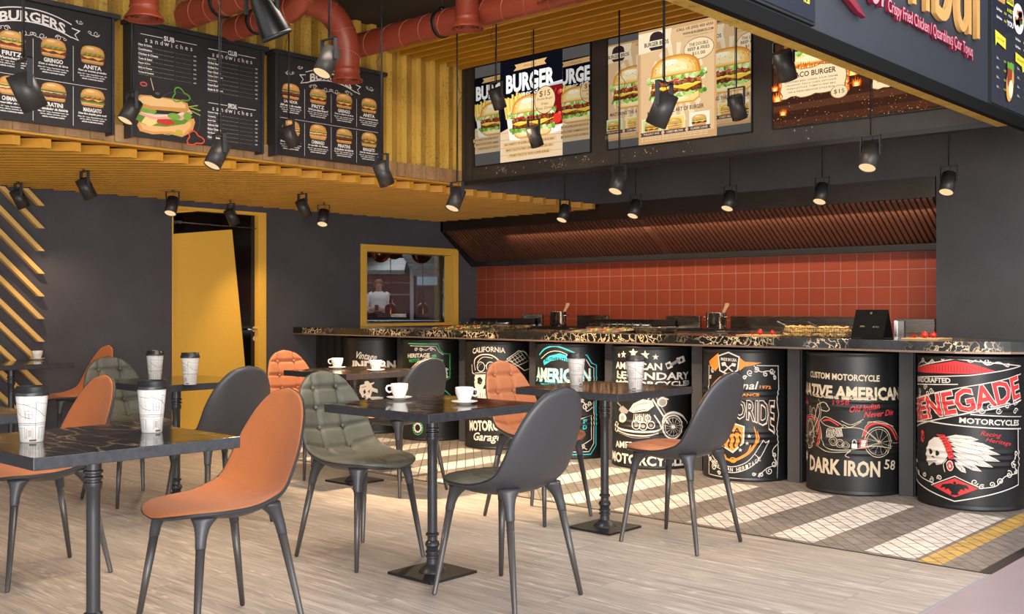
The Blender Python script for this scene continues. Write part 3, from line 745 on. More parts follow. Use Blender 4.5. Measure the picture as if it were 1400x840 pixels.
# ------------------------------------------------------------------ range hood over the kitchen
def hood():
    x0, x1 = -8.60, -3.06
    e = thing('range_hood', 'long dark steel extractor hood with slanted ribbed filters above the tiles', 'hood', (-5.8, 8.4, 1.645))
    L = parent_loc(e)
    q = lambda m, n, mt: m.build(n, mt, e, world=True)
    m = MB(); m.box((x0, 8.205, 2.03), (x1, 8.25, 2.5)); m.box((x0, 8.25, 2.32), (x1, 8.78, 2.5)); q(m, 'fascia', M['hoodsteel'])
    m = MB(); m.prism([(8.255, 2.03), (8.255, 2.05), (8.74, 1.72), (8.74, 1.70)], 0, x0+.03, x1); q(m, 'filter_backing', M['blackmetal'])
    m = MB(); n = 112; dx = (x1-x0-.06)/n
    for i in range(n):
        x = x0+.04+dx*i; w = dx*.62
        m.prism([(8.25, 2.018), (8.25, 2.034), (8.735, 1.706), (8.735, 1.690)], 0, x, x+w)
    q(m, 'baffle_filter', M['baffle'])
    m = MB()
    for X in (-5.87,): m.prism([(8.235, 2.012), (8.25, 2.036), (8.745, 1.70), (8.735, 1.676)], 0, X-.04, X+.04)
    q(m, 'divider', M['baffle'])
    m = MB(); m.box((x0+.03, 8.70, 1.645), (x1, 8.795, 1.665)); m.box((x0+.03, 8.70, 1.665), (x1, 8.706, 1.70)); q(m, 'grease_gutter', M['blackmetal'])
    m = MB(); m.prism([(8.205, 2.03), (8.205, 2.5), (8.78, 2.5), (8.78, 1.645), (8.70, 1.645)], 0, x0, x0+.03); q(m, 'end_panel', M['blackmetal'])
hood()
# ------------------------------------------------------------------ hanging spotlights
def depth_z(v, z): return F*(z-H)/(420-v)
def spotlight(u, v, D, aim, ztop, label, tilt=28, energy=14, r=.048, h=.145, cable=None, lightcol=(1, .74, .46)):
    """u, v, D: middle of the barrel; aim: horizontal direction the lamp looks to"""
    c = Vector(at_depth(u, v, D)); ax = Vector((aim[0], aim[1], 0)).normalized(); t = math.radians(tilt)
    d = (ax*math.sin(t)-Vector((0, 0, 1))*math.cos(t)).normalized()
    hinge = Vector((0, 0, 1)).cross(ax).normalized()
    top = c-d*h/2; bot = c+d*h/2
    piv = c-d*h*.18; yz = piv.z+.098
    e = thing('hanging_spotlight', label, 'lamp', (piv.x, piv.y, ztop), 0, 'black cylinder spotlights')
    q = lambda m, n, mt, p=e: m.build(n, mt, p, world=True)
    m = MB(); m.smooth = True; m.cone(top, bot, r, r, 28, caps=False); m.cone(bot, bot-d*.012, r*.94, r*.94, 28, caps=False)
    m.smooth = False; a, uu, ww = m.frame(top, bot); n = 28
    m.add([tuple(top+uu*math.cos(2*PI*i/n)*r+ww*math.sin(2*PI*i/n)*r) for i in range(n)], [tuple(range(n))])
    V = [tuple(bot+uu*math.cos(2*PI*i/n)*k+ww*math.sin(2*PI*i/n)*k) for k in (r, r*.94) for i in range(n)]
    m.add(V, [(i, (i+1) % n, n+(i+1) % n, n+i) for i in range(n)])
    q(m, 'lamp_body', M['lampblack'])
    m = MB(); k = r*.935; p = bot-d*.006; m.add([tuple(p+uu*math.cos(2*PI*i/n)*k+ww*math.sin(2*PI*i/n)*k) for i in range(n)], [tuple(range(n))]); q(m, 'lens', M['lens'])
    m = MB(); w = .011
    for sg in (-1, 1):
        b = piv+hinge*sg*(r+.004); V = []
        for z in (piv.z-.012, yz):
            for (da, dh) in ((-w, 0), (w, 0), (w, .004*sg), (-w, .004*sg)):
                pp = b+ax*da+hinge*dh; V.append((pp.x, pp.y, z))
        m.add(V, [(0, 1, 2, 3), (4, 5, 6, 7), (0, 1, 5, 4), (1, 2, 6, 5), (2, 3, 7, 6), (3, 0, 4, 7)])
    V = []
    for z in (yz-.004, yz):
        for a_, s_ in ((-w, -1), (w, -1), (w, 1), (-w, 1)):
            pp = piv+ax*a_+hinge*s_*(r+.008); V.append((pp.x, pp.y, z))
    m.add(V, [(0, 3, 2, 1), (4, 5, 6, 7), (0, 1, 5, 4), (1, 2, 6, 5), (2, 3, 7, 6), (3, 0, 4, 7)])
    q(m, 'yoke', M['frame'])
    m = MB(); m.smooth = True; m.cone((piv.x, piv.y, yz), (piv.x, piv.y, ztop), .0048, .0048, 8); q(m, 'rod', M['blackmetal'])
    m = MB(); m.smooth = True; s = hinge*.022
    if cable:
        zc = yz+(ztop-yz)*cable; o = hinge*.05
        pts = [(top.x, top.y, top.z)]+[tuple(p) for p in catmull([(piv+s*.6).to_tuple()[:2]+(yz+.02,), (piv+s*.5).to_tuple()[:2]+(zc-.10,), (piv+o).to_tuple()[:2]+(zc,), (piv+s*.4).to_tuple()[:2]+(zc+.10,), (piv+s*.3).to_tuple()[:2]+(ztop,)], 6)]
    else: pts = [(top.x, top.y, top.z), tuple(piv+s*.8)[:2]+(yz+.03,), tuple(piv+s*.8)[:2]+(ztop,)]
    m.tube(pts, .0018, 5); q(m, 'cable', M['blackmetal'])
    L = bpy.data.lights.new('spot', 'SPOT'); L.energy = energy; L.color = lightcol; L.spot_size = math.radians(95); L.spot_blend = .8; L.shadow_soft_size = .03
    o = bpy.data.objects.new('spot_light', L); COL.objects.link(o); lp = bot+d*.01; o.parent = e
    o.location = lp-parent_loc(e); o.rotation_euler = d.to_track_quat('-Z', 'Y').to_euler()
M['lampblack'] = mat('lamp black', '#35312f', .42, .2, spec=.5)
UPY, DNY, LFX, CAM = (0, 1), (0, -1), (-1, 0), (.6, -.8)
S1 = 2.136; TOPC = 3.39
tb = [(37, 125, 4.0, UPY, TOPC, 'near black spotlight at the far left, over the burger menu board', None), (178, 152, 6.35, DNY, TOPC, 'black spotlight with lit lens between the first two menu boards', None),
 (297, 212, 5.76, DNY, TOPC, 'black spotlight with lit lens below the sandwich menu board', None), (447, 85, 5.28, DNY, TOPC, 'black spotlight with lit lens under the red duct elbow', None),
 (397, 187, 7.25, UPY, TOPC, 'black spotlight over the lower left of the third menu board', .55), (524, 238, 6.45, UPY, TOPC, 'black spotlight at the lower right corner of the third menu board', .45),
 (27, 272, 8.05, UPY, S1, 'small black spotlight in front of the yellow diagonal battens', None), (118, 258, 7.35, UPY, S1, 'black spotlight under the slat ceiling left of the door', None),
 (235, 282, 8.6, CAM, S1, 'black spotlight with lit lens over the left edge of the door', None), (317, 297, 9.4, UPY, S1, 'black spotlight in front of the top of the door', None),
 (415, 285, 8.75, UPY, S1, 'black spotlight right of the door, left one of a pair', None), (442, 298, 9.6, CAM, S1, 'black spotlight right of the door, with a lit lens', None),
 (623, 273, 7.0, DNY, TOPC, 'black spotlight with lit lens at the corner below the corrugated wall', .42), (680, 135, 7.45, UPY, 3.19, 'black spotlight over the left edge of the first lit poster', .8),
 (731, 187, 7.6, UPY, 3.19, 'black spotlight hanging over the burger on the first lit poster', None), (771, 292, 9.3, DNY, 3.2, 'small spotlight with lit lens at the tip of the yellow slats', None),
 (845, 250, 7.1, DNY, 3.19, 'black spotlight with lit lens below the left part of the kraft burger poster', .52), (868, 286, 8.9, DNY, 3.2, 'small spotlight with lit lens before the hood, below and right of a larger one', None),
 (905, 150, 4.6, LFX, TOPC, 'large black spotlight in front of the kraft burger poster', .55), (1008, 147, 6.4, UPY, 3.19, 'black spotlight over the right strip of the kraft burger poster', .7),
 (997, 275, 8.2, DNY, 3.2, 'small spotlight with lit lens before the middle of the hood', None), (1123, 265, 7.7, DNY, 3.2, 'small spotlight with lit lens before the right part of the hood', None),
 (1073, 90, 5.2, UPY, TOPC, 'black spotlight at the left of the fiery burger poster', None), (1189, 215, 5.75, DNY, 3.19, 'black spotlight with lit lens on a long rod under the fiery burger poster', .6),
 (1296, 251, 7.05, DNY, 3.2, 'spotlight with lit lens against the grey wall, rightmost of all', .8)]
for (u, v, D, aim, zt, lab, cab) in tb:
    # lens-forward lamps lean towards the camera, the others away
    tl = 28
    spotlight(u, v, D, aim, zt, lab, tilt=tl, energy=SPOT_E*({524: 12, 397: 6, 623: 1.6}.get(u, 1)), cable=cab)
# big bell-shaped lamp at the top edge
M['belldark'] = mat('black lacquer', '#0b0a0a', .33)
def bell():
    D = 4.3; c = Vector(at_depth(366, 22, D)); R = Vector((CT, ST, 0)); d = (R*.38+Vector((-ST, CT, 0))*.27-Vector((0, 0, 1))*.92).normalized()
    e = thing('bell_spotlight', 'large black bell-shaped lamp at the top edge, among the red ducts', 'lamp', c+Vector((0, 0, .35)))
    a = d; u = a.cross(Vector((0, 1, 0))).normalized(); w = a.cross(u); Mx = Matrix((u, w, a)).transposed()
    pr = [(.0, -.16), (.022, -.158), (.027, -.14), (.033, -.115), (.041, -.08), (.0495, -.035), (.0565, .01), (.062, .05), (.066, .085), (.066, .09), (.062, .09), (.055, .03), (.042, -.05), (.025, -.12), (0, -.13)]
    m = MB(); m.smooth = True; m.lathe(pr, 36, c, Mx); m.build('shade', M['belldark'], e, world=True)
    m = MB(); m.smooth = True; m.lathe([(.0625, .078), (.0655, .078), (.0668, .084), (.0655, .0915), (.0625, .0915), (.0615, .084), (.0625, .078)], 36, c, Mx); m.build('rim', M['frame'], e, world=True)
    b = c-d*.06; m = MB(); m.cbox((b-R*.062), (.014, .014, .10)); m.cbox((b+R*.062), (.014, .014, .10)); t = b+Vector((0, 0, .10)); m.tube([b-R*.062+Vector((0, 0, .05)), t-R*.062, t+R*.062, b+R*.062+Vector((0, 0, .05))], .006, 6); m.build('yoke', M['frame'], e, world=True)
    m = MB(); m.cone(t, (t.x, t.y, 3.39), .006, .006, 8); m.build('rod', M['blackmetal'], e, world=True)
bell()
# ------------------------------------------------------------------ red ventilation ducts
def duct(name_label, path, r=.085, seams=.17, clamps=(), diff=None, rods=True, cap0=True):
    P = [Vector(p) for p in path]
    e = thing('ventilation_duct', name_label, 'duct', P[0], 0, 'terracotta ventilation ducts')
    m = MB(); m.smooth = True; m.tube(P, r, 28); m.build('pipe', M['duct'], e, world=True).modifiers.new('es', 'EDGE_SPLIT').split_angle = math.radians(50)
    # spiral seams
    m = MB(); m.smooth = True; Q = []; up = None; ph = 0.0
    for i in range(len(P)-1):
        a, b = P[i], P[i+1]; l = (b-a).length; d = (b-a).normalized()
        if up is None: up = Vector((0, 0, 1)) if abs(d.z) < .9 else Vector((1, 0, 0))
        u = d.cross(up).normalized(); w = u.cross(d); up = w; n = max(1, int(l/seams*22))
        for k in range(n):
            t = k/n; f = 2*PI*(ph+t*l/seams); Q.append(a+d*l*t+(u*math.cos(f)+w*math.sin(f))*(r+.0008))
        ph += l/seams
    m.tube(Q, .003, 6)
    m.build('seam', M['ductseam'], e, world=True)
    for t in clamps:
        acc_ = 0
        for i in range(len(P)-1):
            l = (P[i+1]-P[i]).length
            if acc_ <= t < acc_+l:
                d = (P[i+1]-P[i]).normalized(); c = P[i]+d*(t-acc_); k = MB(); k.smooth = True; k.cone(c-d*.012, c+d*.012, r+.006, r+.006, 28); 
                k.cone(c-d*.014, c-d*.010, r+.009, r+.009, 28); k.cbox((c.x, c.y, c.z+r+.012), (.03, .03, .03)); k.cone((c.x, c.y, c.z+r), (c.x, c.y, 3.39), .005, .005, 8); k.build('clamp', M['clip'], e, world=True)
            acc_ += l
    return e
def diffuser(label, c, r=.105, neck=.075, up=.16, parent=None):
    """ceiling diffuser, c = centre of its lower rim"""
    e = parent or thing('air_diffuser', label, 'air vent', (c[0], c[1], c[2]+up), 0, 'round red air diffusers')
    m = MB(); m.smooth = True; m.lathe([(neck, up), (neck, .075), (neck+.004, .07), (neck, .062), (neck*.98, .055), (r*.86, .026), (r, .006), (r, 0), (r-.006, 0), (r-.008, .006), (neck*.9, .05)], 36, c)
    m.build('cone', M['duct'], e, world=True)
    for k in range(3):
        R = r*(.80-.23*k); m = MB(); m.smooth = True; m.lathe([(R-.012, .014+.002*k), (R, .003), (R+.003, .004), (R-.008, .017)], 32, c); m.build('ring', M['duct'] , e, world=True)
    m = MB(); m.lathe([(0, .03), (r*.8, .03), (r*.8, .032), (0, .032)], 24, c); m.build('inner_plate', M['ductdark'], e, world=True)
    return e
def arc_pts(c, a, b, r, n=8):
    """quarter bend from direction -a to b about corner point c"""
    c = Vector(c); a = Vector(a); b = Vector(b); o = c+a*r+b*r; out = []
    for i in range(n+1):
        t = i/n*PI/2; out.append(tuple(o-b*r*math.cos(t)-a*r*math.sin(t)))
    return out
zc = 3.06
p1 = [(-5.95, 4.83, zc), (-2.05, 4.83, zc)]
ld = duct('long red duct running right above the lit posters', p1, clamps=(.9, 2.2), seams=.19)
e2 = duct('red duct elbow bending down beside the third menu board', [(-5.60, 3.62, 3.165), (-5.60, 3.9, 3.165)]+arc_pts((-5.60, 4.47, 3.165), (.0, -1, 0), (0, 0, -1), .27, 10)+[(-5.60, 4.47, 2.80)], clamps=(.45,), seams=.17)
diffuser('x', (-5.60, 4.47, 2.70), .105, .085, .10, parent=e2)
duct('upper red duct with a capped end above the sandwich board', [(-6.0, 3.50, 3.02)]+arc_pts((-4.9, 3.50, 3.02), (-1, 0, 0), (0, 0, 1), .2, 8)+[(-4.9, 3.5, 3.39)], clamps=(.42,), seams=.17)
duct('lower red duct with a capped end above the sandwich board', [(-6.02, 3.84, 3.0)]+arc_pts((-5.2, 3.84, 3.0), (-1, 0, 0), (0, 0, 1), .2, 8)+[(-5.2, 3.84, 3.39)], r=.075, clamps=(.30,), seams=.17)
pl = at_depth(197, 27, 5.9); diffuser('red round air diffuser above the gap between two menu boards', pl, .11, .078, 3.395-pl[2])
p2 = at_depth(639, 40, 6.62); diffuser('x', p2, .104, .075, .22, parent=ld)
p3 = at_depth(757, 5, 6.3); diffuser('x', p3, .104, .075, .12, parent=ld)
# ------------------------------------------------------------------ things on the counter and the range behind it
M['wood'] = mat('beech wood', '#c89a66', .5); M['red'] = mat('tomato red', '#b8281c', .25); M['leaf'] = mat('salad green', '#4f6a26', .5); M['chip'] = mat('potato chips', '#d3ac66', .55, nz=(40, .15))
M['yellowfood'] = mat('cheese yellow', '#b8932f', .5); M['iron'] = mat('cast iron', '#1b1a19', .55); M['knob'] = mat('dark knob', '#2b2826', .35, .5); M['warmsteel'] = m_brushed('warm steel', '#8d8478', .25)
def bx(lo, hi): return MB().box(lo, hi)
ZT = .975
e = thing('cooking_range', 'long steel cooking range along the tiled wall', 'range', (-5.8, 8.4, 0))
MB().box((-8.55, 8.02, 0), (-3.06, 8.78, .955)).build('body', M['steel'], e, world=True, bevel=.004)
for (a, c, z) in [(715, 742, 430), (790, 832, 431), (912, 958, 432), (1000, 1178, 433), (1225, 1279, 436)]:
    xa = on_y(a, z, 8.70)[0]; xb = on_y(c, z, 8.70)[0]; zz = on_y((a+c)/2, z, 8.70)[2]
    MB().box((xa, 8.68, .955), (xb, 8.72, zz)).build('backsplash', M['warmsteel'], e, world=True, bevel=.004)
def grill(u0, u1, lab):
    xa = on_y(u0, 438, 8.45)[0]; xb = on_y(u1, 438, 8.45)[0]
    g = thing('contact_grill', lab, 'grill', ((xa+xb)/2, 8.45, .955), 0, 'ridged grills on the cooking range')
    q = lambda m, n, mt, **k: m.build(n, mt, g, world=True, **k)
    q(bx((xa, 8.2, .956), (xb, 8.66, .985)), 'base', M['steel'], bevel=.004); q(bx((xa+.01, 8.30, .99), (xb-.01, 8.66, 1.025)), 'lid', M['iron'], bevel=.006)
    m = MB(); n = 12
    for i in range(n):
        x = xa+.02+(xb-xa-.04)*i/(n-1); m.box((x-.008, 8.30, 1.025), (x+.008, 8.66, 1.05))
    q(m, 'ridge', M['iron'])
    h = MB(); h.smooth = True; h.tube([(xa+.03, 8.30, 1.0), (xa+.03, 8.22, 1.0), (xb-.03, 8.22, 1.0), (xb-.03, 8.30, 1.0)], .01, 8); q(h, 'handle', M['chrome'])
grill(655, 715, 'ridged contact grill on the range, left one'); grill(822, 908, 'ridged contact grill on the range, middle one')
def pot(u, v, D, lab, r=.086, hh=.155):
    p = Vector(at_depth(u, v, D)); p.z = .972
    e = thing('cooking_pot', lab, 'pot', p, 0, 'steel pots on the range'); m = MB(); m.smooth = True
    m.lathe([(0, .002), (r-.006, .002), (r-.004, 0), (r, .004), (r, hh-.006), (r+.004, hh-.003), (r+.003, hh), (r-.002, hh-.001), (r-.004, hh-.008), (r-.004, .01), (0, .008)], 36); m.build('pot_body', M['chrome'], e)
    for sg in (-1, 1):
        k = MB(); k.smooth = True; k.tube([(sg*r, -.03, hh*.72), (sg*(r+.03), -.026, hh*.74), (sg*(r+.03), .026, hh*.74), (sg*r, .03, hh*.72)], .005, 8); k.build('handle', M['chrome'], e)
    s = thing('wooden_spatula', 'wooden spatula standing in '+lab.replace('steel pot', 'the steel pot'), 'spatula', (p.x, p.y, p.z+.010), 0, 'wooden spatulas')
    R = Vector((CT, ST, 0)); a = R*.028; b = R*.075
    m = MB(); V = []
    up = Vector((0, 0, 1)); fw = Vector((-ST, CT, 0))
    for t, w, z in ((0, .008, .005), (1, .013, hh+.01), (1.5, .019, hh+.055), (1.55, .018, hh+.078)):
        c = a+(b-a)*t+up*z-Vector((0, 0, 0))
        for sx, sy in ((-1, -1), (1, -1), (1, 1), (-1, 1)): V.append(tuple(c+R*sx*w+fw*sy*.004))
    n = 4; m.add(V, [(i*4+j, i*4+(j+1) % 4, i*4+4+(j+1) % 4, i*4+4+j) for i in range(3) for j in range(4)]+[(0, 3, 2, 1), (12, 13, 14, 15)])
    m.build('blade', M['wood'], s)
pot(763, 440, 10.9, 'steel pot on the range, left one'); pot(979, 440, 9.65, 'steel pot on the range, right one', .092, .15)
# stove grates
for u0, u1, y, lab in [(722, 800, 7.9, 'black gas hob behind the counter, left one'), (914, 1000, 7.9, 'black gas hob behind the counter, right one')]:
    xa = on_y(u0, 445, 8.3)[0]; xb = on_y(u1, 445, 8.3)[0]; g = thing('gas_hob', lab, 'hob', ((xa+xb)/2, 8.25, .955), 0, 'gas hobs')
    bx((xa, 8.06, .956), (xb, 8.19, .963)).build('plate', M['steel'], g, world=True)
    m = MB()
    for i in range(6): x = xa+.03+(xb-xa-.06)*i/5; m.box((x-.006, 8.04, .963), (x+.006, 8.66, .972))
    for i in range(4): yy = 8.06+.58*i/3; m.box((xa+.02, yy-.006, .957), (xb-.02, yy+.006, .970))
    m.build('grate', M['iron'], g, world=True)
# topping trays on the counter
rn = random.Random(3)
def topping_tray(u0, u1, v, lab):
    y = 6.56; xa = on_y(u0, v, y)[0]; xb = on_y(u1, v, y)[0]; L = xb-xa
    t = thing('topping_tray', lab, 'food tray', (xa, 6.30, ZT), 0, 'steel topping trays on the counter')
    def W(a, d, h=0): return (a*L, d*.44, .004+d*.03+h)
    m = MB(); m.add([W(0, 0), W(1, 0), W(1, 1), W(0, 1), (0, 0, .0005), (L, 0, .0005), (L, .44, .0005), (0, .44, .0005)], [(0, 1, 2, 3), (4, 7, 6, 5), (0, 4, 5, 1), (1, 5, 6, 2), (2, 6, 7, 3), (3, 7, 4, 0)])
    m.build('tray', M['steel'], t)
    kinds = ['yellowfood', 'red', 'leaf', 'chip']
    for i in range(6):
        for j in range(3):
            a = .05+i*.155; d = .06+j*.31; mt = M[kinds[(i*2+j) % 4]]; b = MB(); p0 = Vector(W(a, d)); w = .125*L; dd = .26*.44
            for k in range(5):
                cx, cy = rn.random()*w*.8+w*.1, rn.random()*dd*.8+dd*.1; b.smooth = True; b.sphere((p0.x+cx, p0.y+cy, p0.z+cy/.44*.03+.003), .007+.003*rn.random(), 8, 5, (1, 1, .45))
            tag(b.build('topping', mt, t), None, None, None, 'stuff')
    for i in range(6):
        x, y_, z = W(.10+.16*i, .98); b = MB(); b.smooth = True; b.lathe([(0, 0), (.012, 0), (.013, .02), (.006, .03), (.006, .038), (0, .04)], 12, (x, y_-.012, z)); b.build('stopper', M['iron'], t)
topping_tray(606, 668, 446, 'tray of colourful salad toppings on the counter, left one'); topping_tray(800, 866, 449, 'tray of colourful salad toppings on the counter, in the middle')
def steel_pan(u, v, y, lab):
    p = on_y(u, v, y); e = thing('gastro_pan', lab, 'food pan', (p[0], y, ZT), 0, 'steel pans on the counter')
    m = MB(); w, d, h = .14, .11, .045
    V = [(-w, -d, h), (w, -d, h), (w, d, h), (-w, d, h), (-w*.8, -d*.8, 0), (w*.8, -d*.8, 0), (w*.8, d*.8, 0), (-w*.8, d*.8, 0), (-w*.93, -d*.93, h), (w*.93, -d*.93, h), (w*.93, d*.93, h), (-w*.93, d*.93, h), (-w*.76, -d*.76, .006), (w*.76, -d*.76, .006), (w*.76, d*.76, .006), (-w*.76, d*.76, .006)]
    Fs = [(4, 7, 6, 5), (12, 13, 14, 15)]
    for i in range(4):
        j = (i+1) % 4; Fs += [(i, j, 4+j, 4+i), (8+i, 8+j, j, i), (8+i, 12+i, 12+j, 8+j)]
    m.add(V, Fs); m.build('pan', M['steel'], e, bevel=.003)
steel_pan(700, 444, 6.62, 'open steel pan on the counter, left one'); steel_pan(896, 446, 6.62, 'open steel pan on the counter, middle one')
# fryer baskets
def basket(u0, u1, lab):
    y0, y1 = 6.36, 6.56; xa = on_y(u0, 455, y0)[0]; xb = on_y(u1, 455, y0)[0]; h = .058
    e = thing('fry_basket', lab, 'basket', ((xa+xb)/2, 6.46, ZT), 0, 'wire fry baskets'); q = lambda m, n, mt: m.build(n, mt, e, world=True)
    m = MB(); z0 = ZT+.002
    for i in range(13):
        x = xa+(xb-xa)*i/12
        for y in (y0, y1): m.tube([(x, y, z0), (x, y, z0+h)], .0013, 5)
        m.tube([(x, y0, z0), (x, y1, z0)], .0013, 5)
    for i in range(8):
        y = y0+(y1-y0)*i/7
        for x in (xa, xb): m.tube([(x, y, z0), (x, y, z0+h)], .0013, 5)
    for z in (z0, z0+h*.5, z0+h): m.tube([(xa, y0, z), (xb, y0, z), (xb, y1, z), (xa, y1, z)], .0022, 6, closed=True)
    q(m, 'wire_basket', M['warmsteel'])
    m = MB()
    for k in range(150):
        c = Vector((xa+.012+(xb-xa-.024)*rn.random(), y0+.012+(y1-y0-.024)*rn.random(), z0+.008+(h+.002)*rn.random())); a = rn.random()*PI; t = (rn.random()-.5)*.8
        d = Vector((math.cos(a)*math.cos(t), math.sin(a)*math.cos(t), math.sin(t)))*.016; c.z = max(c.z, z0+.006+abs(d.z)); c.x = min(max(c.x, xa+.02), xb-.02); c.y = min(max(c.y, y0+.02), y1-.02); m.cone(c-d, c+d, .0058, .0058, 4)
    tag(q(m, 'fries', M['chip']), None, None, None, 'stuff')
    m = MB(); m.tube([(xa+.01, y0+.1, z0+h), (xa-.015, y0+.1, z0+h+.012)], .005, 6); m.cone((xa-.015, y0+.1, z0+h+.012), (xa-.072, y0+.09, z0+h+.038), .006, .0075, 8); q(m, 'handle', M['frame'])
basket(1067, 1107, 'wire basket full of fries on the counter, left one'); basket(1109, 1151, 'wire basket full of fries on the counter, right one')
# black tent sign / tablet on the counter
def tent():
    y = 6.40; xa = on_y(1163, 458, y)[0]; xb = on_y(1207, 458, y)[0]; w = xb-xa; h = .182
    e = thing('menu_stand', 'black folded menu stand on the counter right of the fry baskets', 'menu stand', (xa, y, ZT))
    MB().prism([(0, .001), (.006, .001), (.086, h), (.08, h)], 0, 0, w).build('front_panel', M['matblack'], e)
    MB().prism([(.166, .001), (.160, .001), (.081, h-.004), (.087, h-.002)], 0, 0, w).build('back_panel', M['matblack'], e)
    a = Art(); a.T = None
    P = lambda x, y_, L: Vector((x, y_*.08/h-.0008-L, y_))
    mg = mat('faded gold print', '#8a7a52', .4)
    a.ring(w*.5, h*.88, .006, .0018, mg, n=12); a.star(w*.5, h*.88, .004, mg)
    a.text('MENU', w*.30, h*.42, .03, .010, mg); a.text('HOT FOOD', w*.72, h*.40, .04, .009, mg)
    a.build('printing', P, e)
tent()
def tomato(u, v, y, r, lab):
    p = on_y(u, v, y); e = thing('tomato', lab, 'tomato', (p[0], y, ZT+.009), 0, 'tomatoes on the cutting boards')
    m = MB(); m.smooth = True; m.sphere((0, 0, r*.9), r, 16, 10, (1, 1, .9)); m.build('fruit', M['red'], e)
    m = MB()
    for k in range(5):
        t = 2*PI*k/5; m.add([(0, 0, r*1.72), (r*.55*math.cos(t), r*.55*math.sin(t)-r*.3, r*1.62), (r*.2*math.cos(t+.5), r*.2*math.sin(t+.5)-r*.1, r*1.75)], [(0, 1, 2)])
    m.build('calyx', M['leaf'], e)
def wedge(u, v, y, r, lab):
    p = on_y(u, v, y); e = thing('tomato_wedge', lab, 'tomato', (p[0], y, ZT+.009), -.6, 'tomato wedges')
    m = MB(); n = 8; V = []
    for i in range(n+1):
        t = PI*i/n; V.append((r*math.cos(t), 0, r*math.sin(t)*1.0+.001))
    for i in range(n+1):
        t = PI*i/n; V.append((r*math.cos(t)*.85, r*.55*math.sin(t), r*.55*math.sin(t)+.001))
    m.add(V, [(i, i+1, n+2+i, n+1+i) for i in range(n)]+[tuple(range(n+1)), tuple(reversed(range(n+1, 2*n+2)))]); m.build('wedge', M['red'], e)
def board(u0, u1, lab):
    y0, y1 = 6.36, 6.60; xa = on_y(u0, 457, y0)[0]; xb = on_y(u1, 457, y0)[0]
    e = thing('cutting_board', lab, 'cutting board', ((xa+xb)/2, (y0+y1)/2, ZT), 0, 'wooden cutting boards'); MB().box((xa, y0, ZT+.0005), (xb, y1, ZT+.009)).build('board', M['wood'], e, world=True, bevel=.002)
board(1006, 1062, 'wooden cutting board with tomatoes left of the fry baskets'); board(1232, 1282, 'wooden cutting board with tomatoes at the right end of the counter')
tomato(1039, 451, 6.45, .021, 'whole tomato left of the fry baskets'); wedge(1028, 454, 6.40, .021, 'tomato wedge left of the fry baskets'); tomato(1056, 452, 6.52, .018, 'second tomato close to the left fry basket')
tomato(1264, 454, 6.45, .023, 'whole tomato at the right end of the counter'); wedge(1249, 457, 6.42, .023, 'tomato wedge at the right end of the counter'); tomato(1276, 455, 6.53, .020, 'second tomato against the grey wall')
def knife():
    a = Vector(on_z(966, 457, ZT+.003)); b = Vector(on_z(1006, 455, ZT+.003)); d = (b-a); e = thing('kitchen_knife', 'kitchen knife lying on the counter left of the cutting board', 'knife', a)
    n = Vector((-d.y, d.x, 0)).normalized()*.014; m = MB(); pts = [Vector((0, 0, 0)), d*.15-n*.7, d*.65-n, d*.65+n*.3, Vector((0, 0, 0))+n*.1]
    m.prism([(p.x, p.y) for p in pts], 2, -.0022, 0.0); m.build('blade', M['chrome'], e)
    h = MB(); h.smooth = True; h.cone(d*.65+Vector((0, 0, .003)), d+Vector((0, 0, .003)), .006, .006, 8); h.build('handle', M['lid'], e)
knife()
# side partition at the right of the range
e = thing('side_screen', 'framed steel side screen right of the menu stand behind the counter', 'panel', (on_y(1223, 440, 7.6)[0], 7.6, 0))
xa = on_y(1223, 440, 7.6)[0]; MB().box((xa, 7.6, 0), (-3.06, 7.63, 1.07)).build('panel', M['steel'], e, world=True); MB().box((xa, 7.592, 0), (xa+.02, 7.6, 1.075)).build('frame', M['chrome'], e, world=True)
# ------------------------------------------------------------------ cooks kitchen seen through the window
b = MB(); X0, X1, Ya, Yb, Zr = -19.0, -8.78, 6.2, 17.0, 3.0
M['cookwall'] = mat('kitchen wall', '#6a5f5e', .6)
for nm, lo, hi in (('floor_cookroom', (X0, Ya, -.1), (X1, Yb, -.002)), ('ceiling_cookroom', (X0, Ya, Zr), (X1, Yb, Zr+.1)), ('wall_cookroom_left', (X0-.1, Ya, 0), (X0, Yb, Zr)), ('wall_cookroom_back', (X0, Yb, 0), (X1, Yb+.1, Zr)), ('wall_cookroom_front', (X0, Ya-.1, 0), (X1, Ya, Zr)), ('wall_cookroom_right', (X1-.02, 9.05, 0), (X1, Yb, Zr))):
    struct(MB().box(lo, hi).build(nm, M['cookwall']))
def put(u, v, D): return Vector(at_depth(u, v, D))
def U(u, D): return at_depth(u, 420, D)
RW = Vector((CT, ST, 0)); FWD = Vector((-ST, CT, 0))
def room_box(name, label, cat, u0, u1, v0, v1, D, dep, mt, z0=None):
    """box facing the window, its front face at depth D"""
    a = put(u0, v0, D); c = put(u1, v1, D); w = (u1-u0)*D/F; lo = z0 if z0 is not None else c.z
    e = thing(name, label, cat, (a.x, a.y, lo), TH); MB().box((0, 0, 0), (w, dep, a.z-lo)).build('body', mt, e, bevel=.01); return e
e = room_box('steel_counter', 'steel work counter low in the cooks kitchen window', 'counter', 490, 640, 438, 446, 19.2, .5, M['steel'], z0=.0)
e = room_box('shelf_unit', 'dark shelf unit behind the cook', 'shelf', 488, 563, 376, 430, 21.6, .4, mat('dark shelf', '#4a4144', .6), z0=.0)
for v in (388, 404): MB().box((.02, -.05, put(500, v, 21.6).z), (75*21.6/F-.02, 0, put(500, v, 21.6).z+.03)).build('shelf', M['steel'], e)
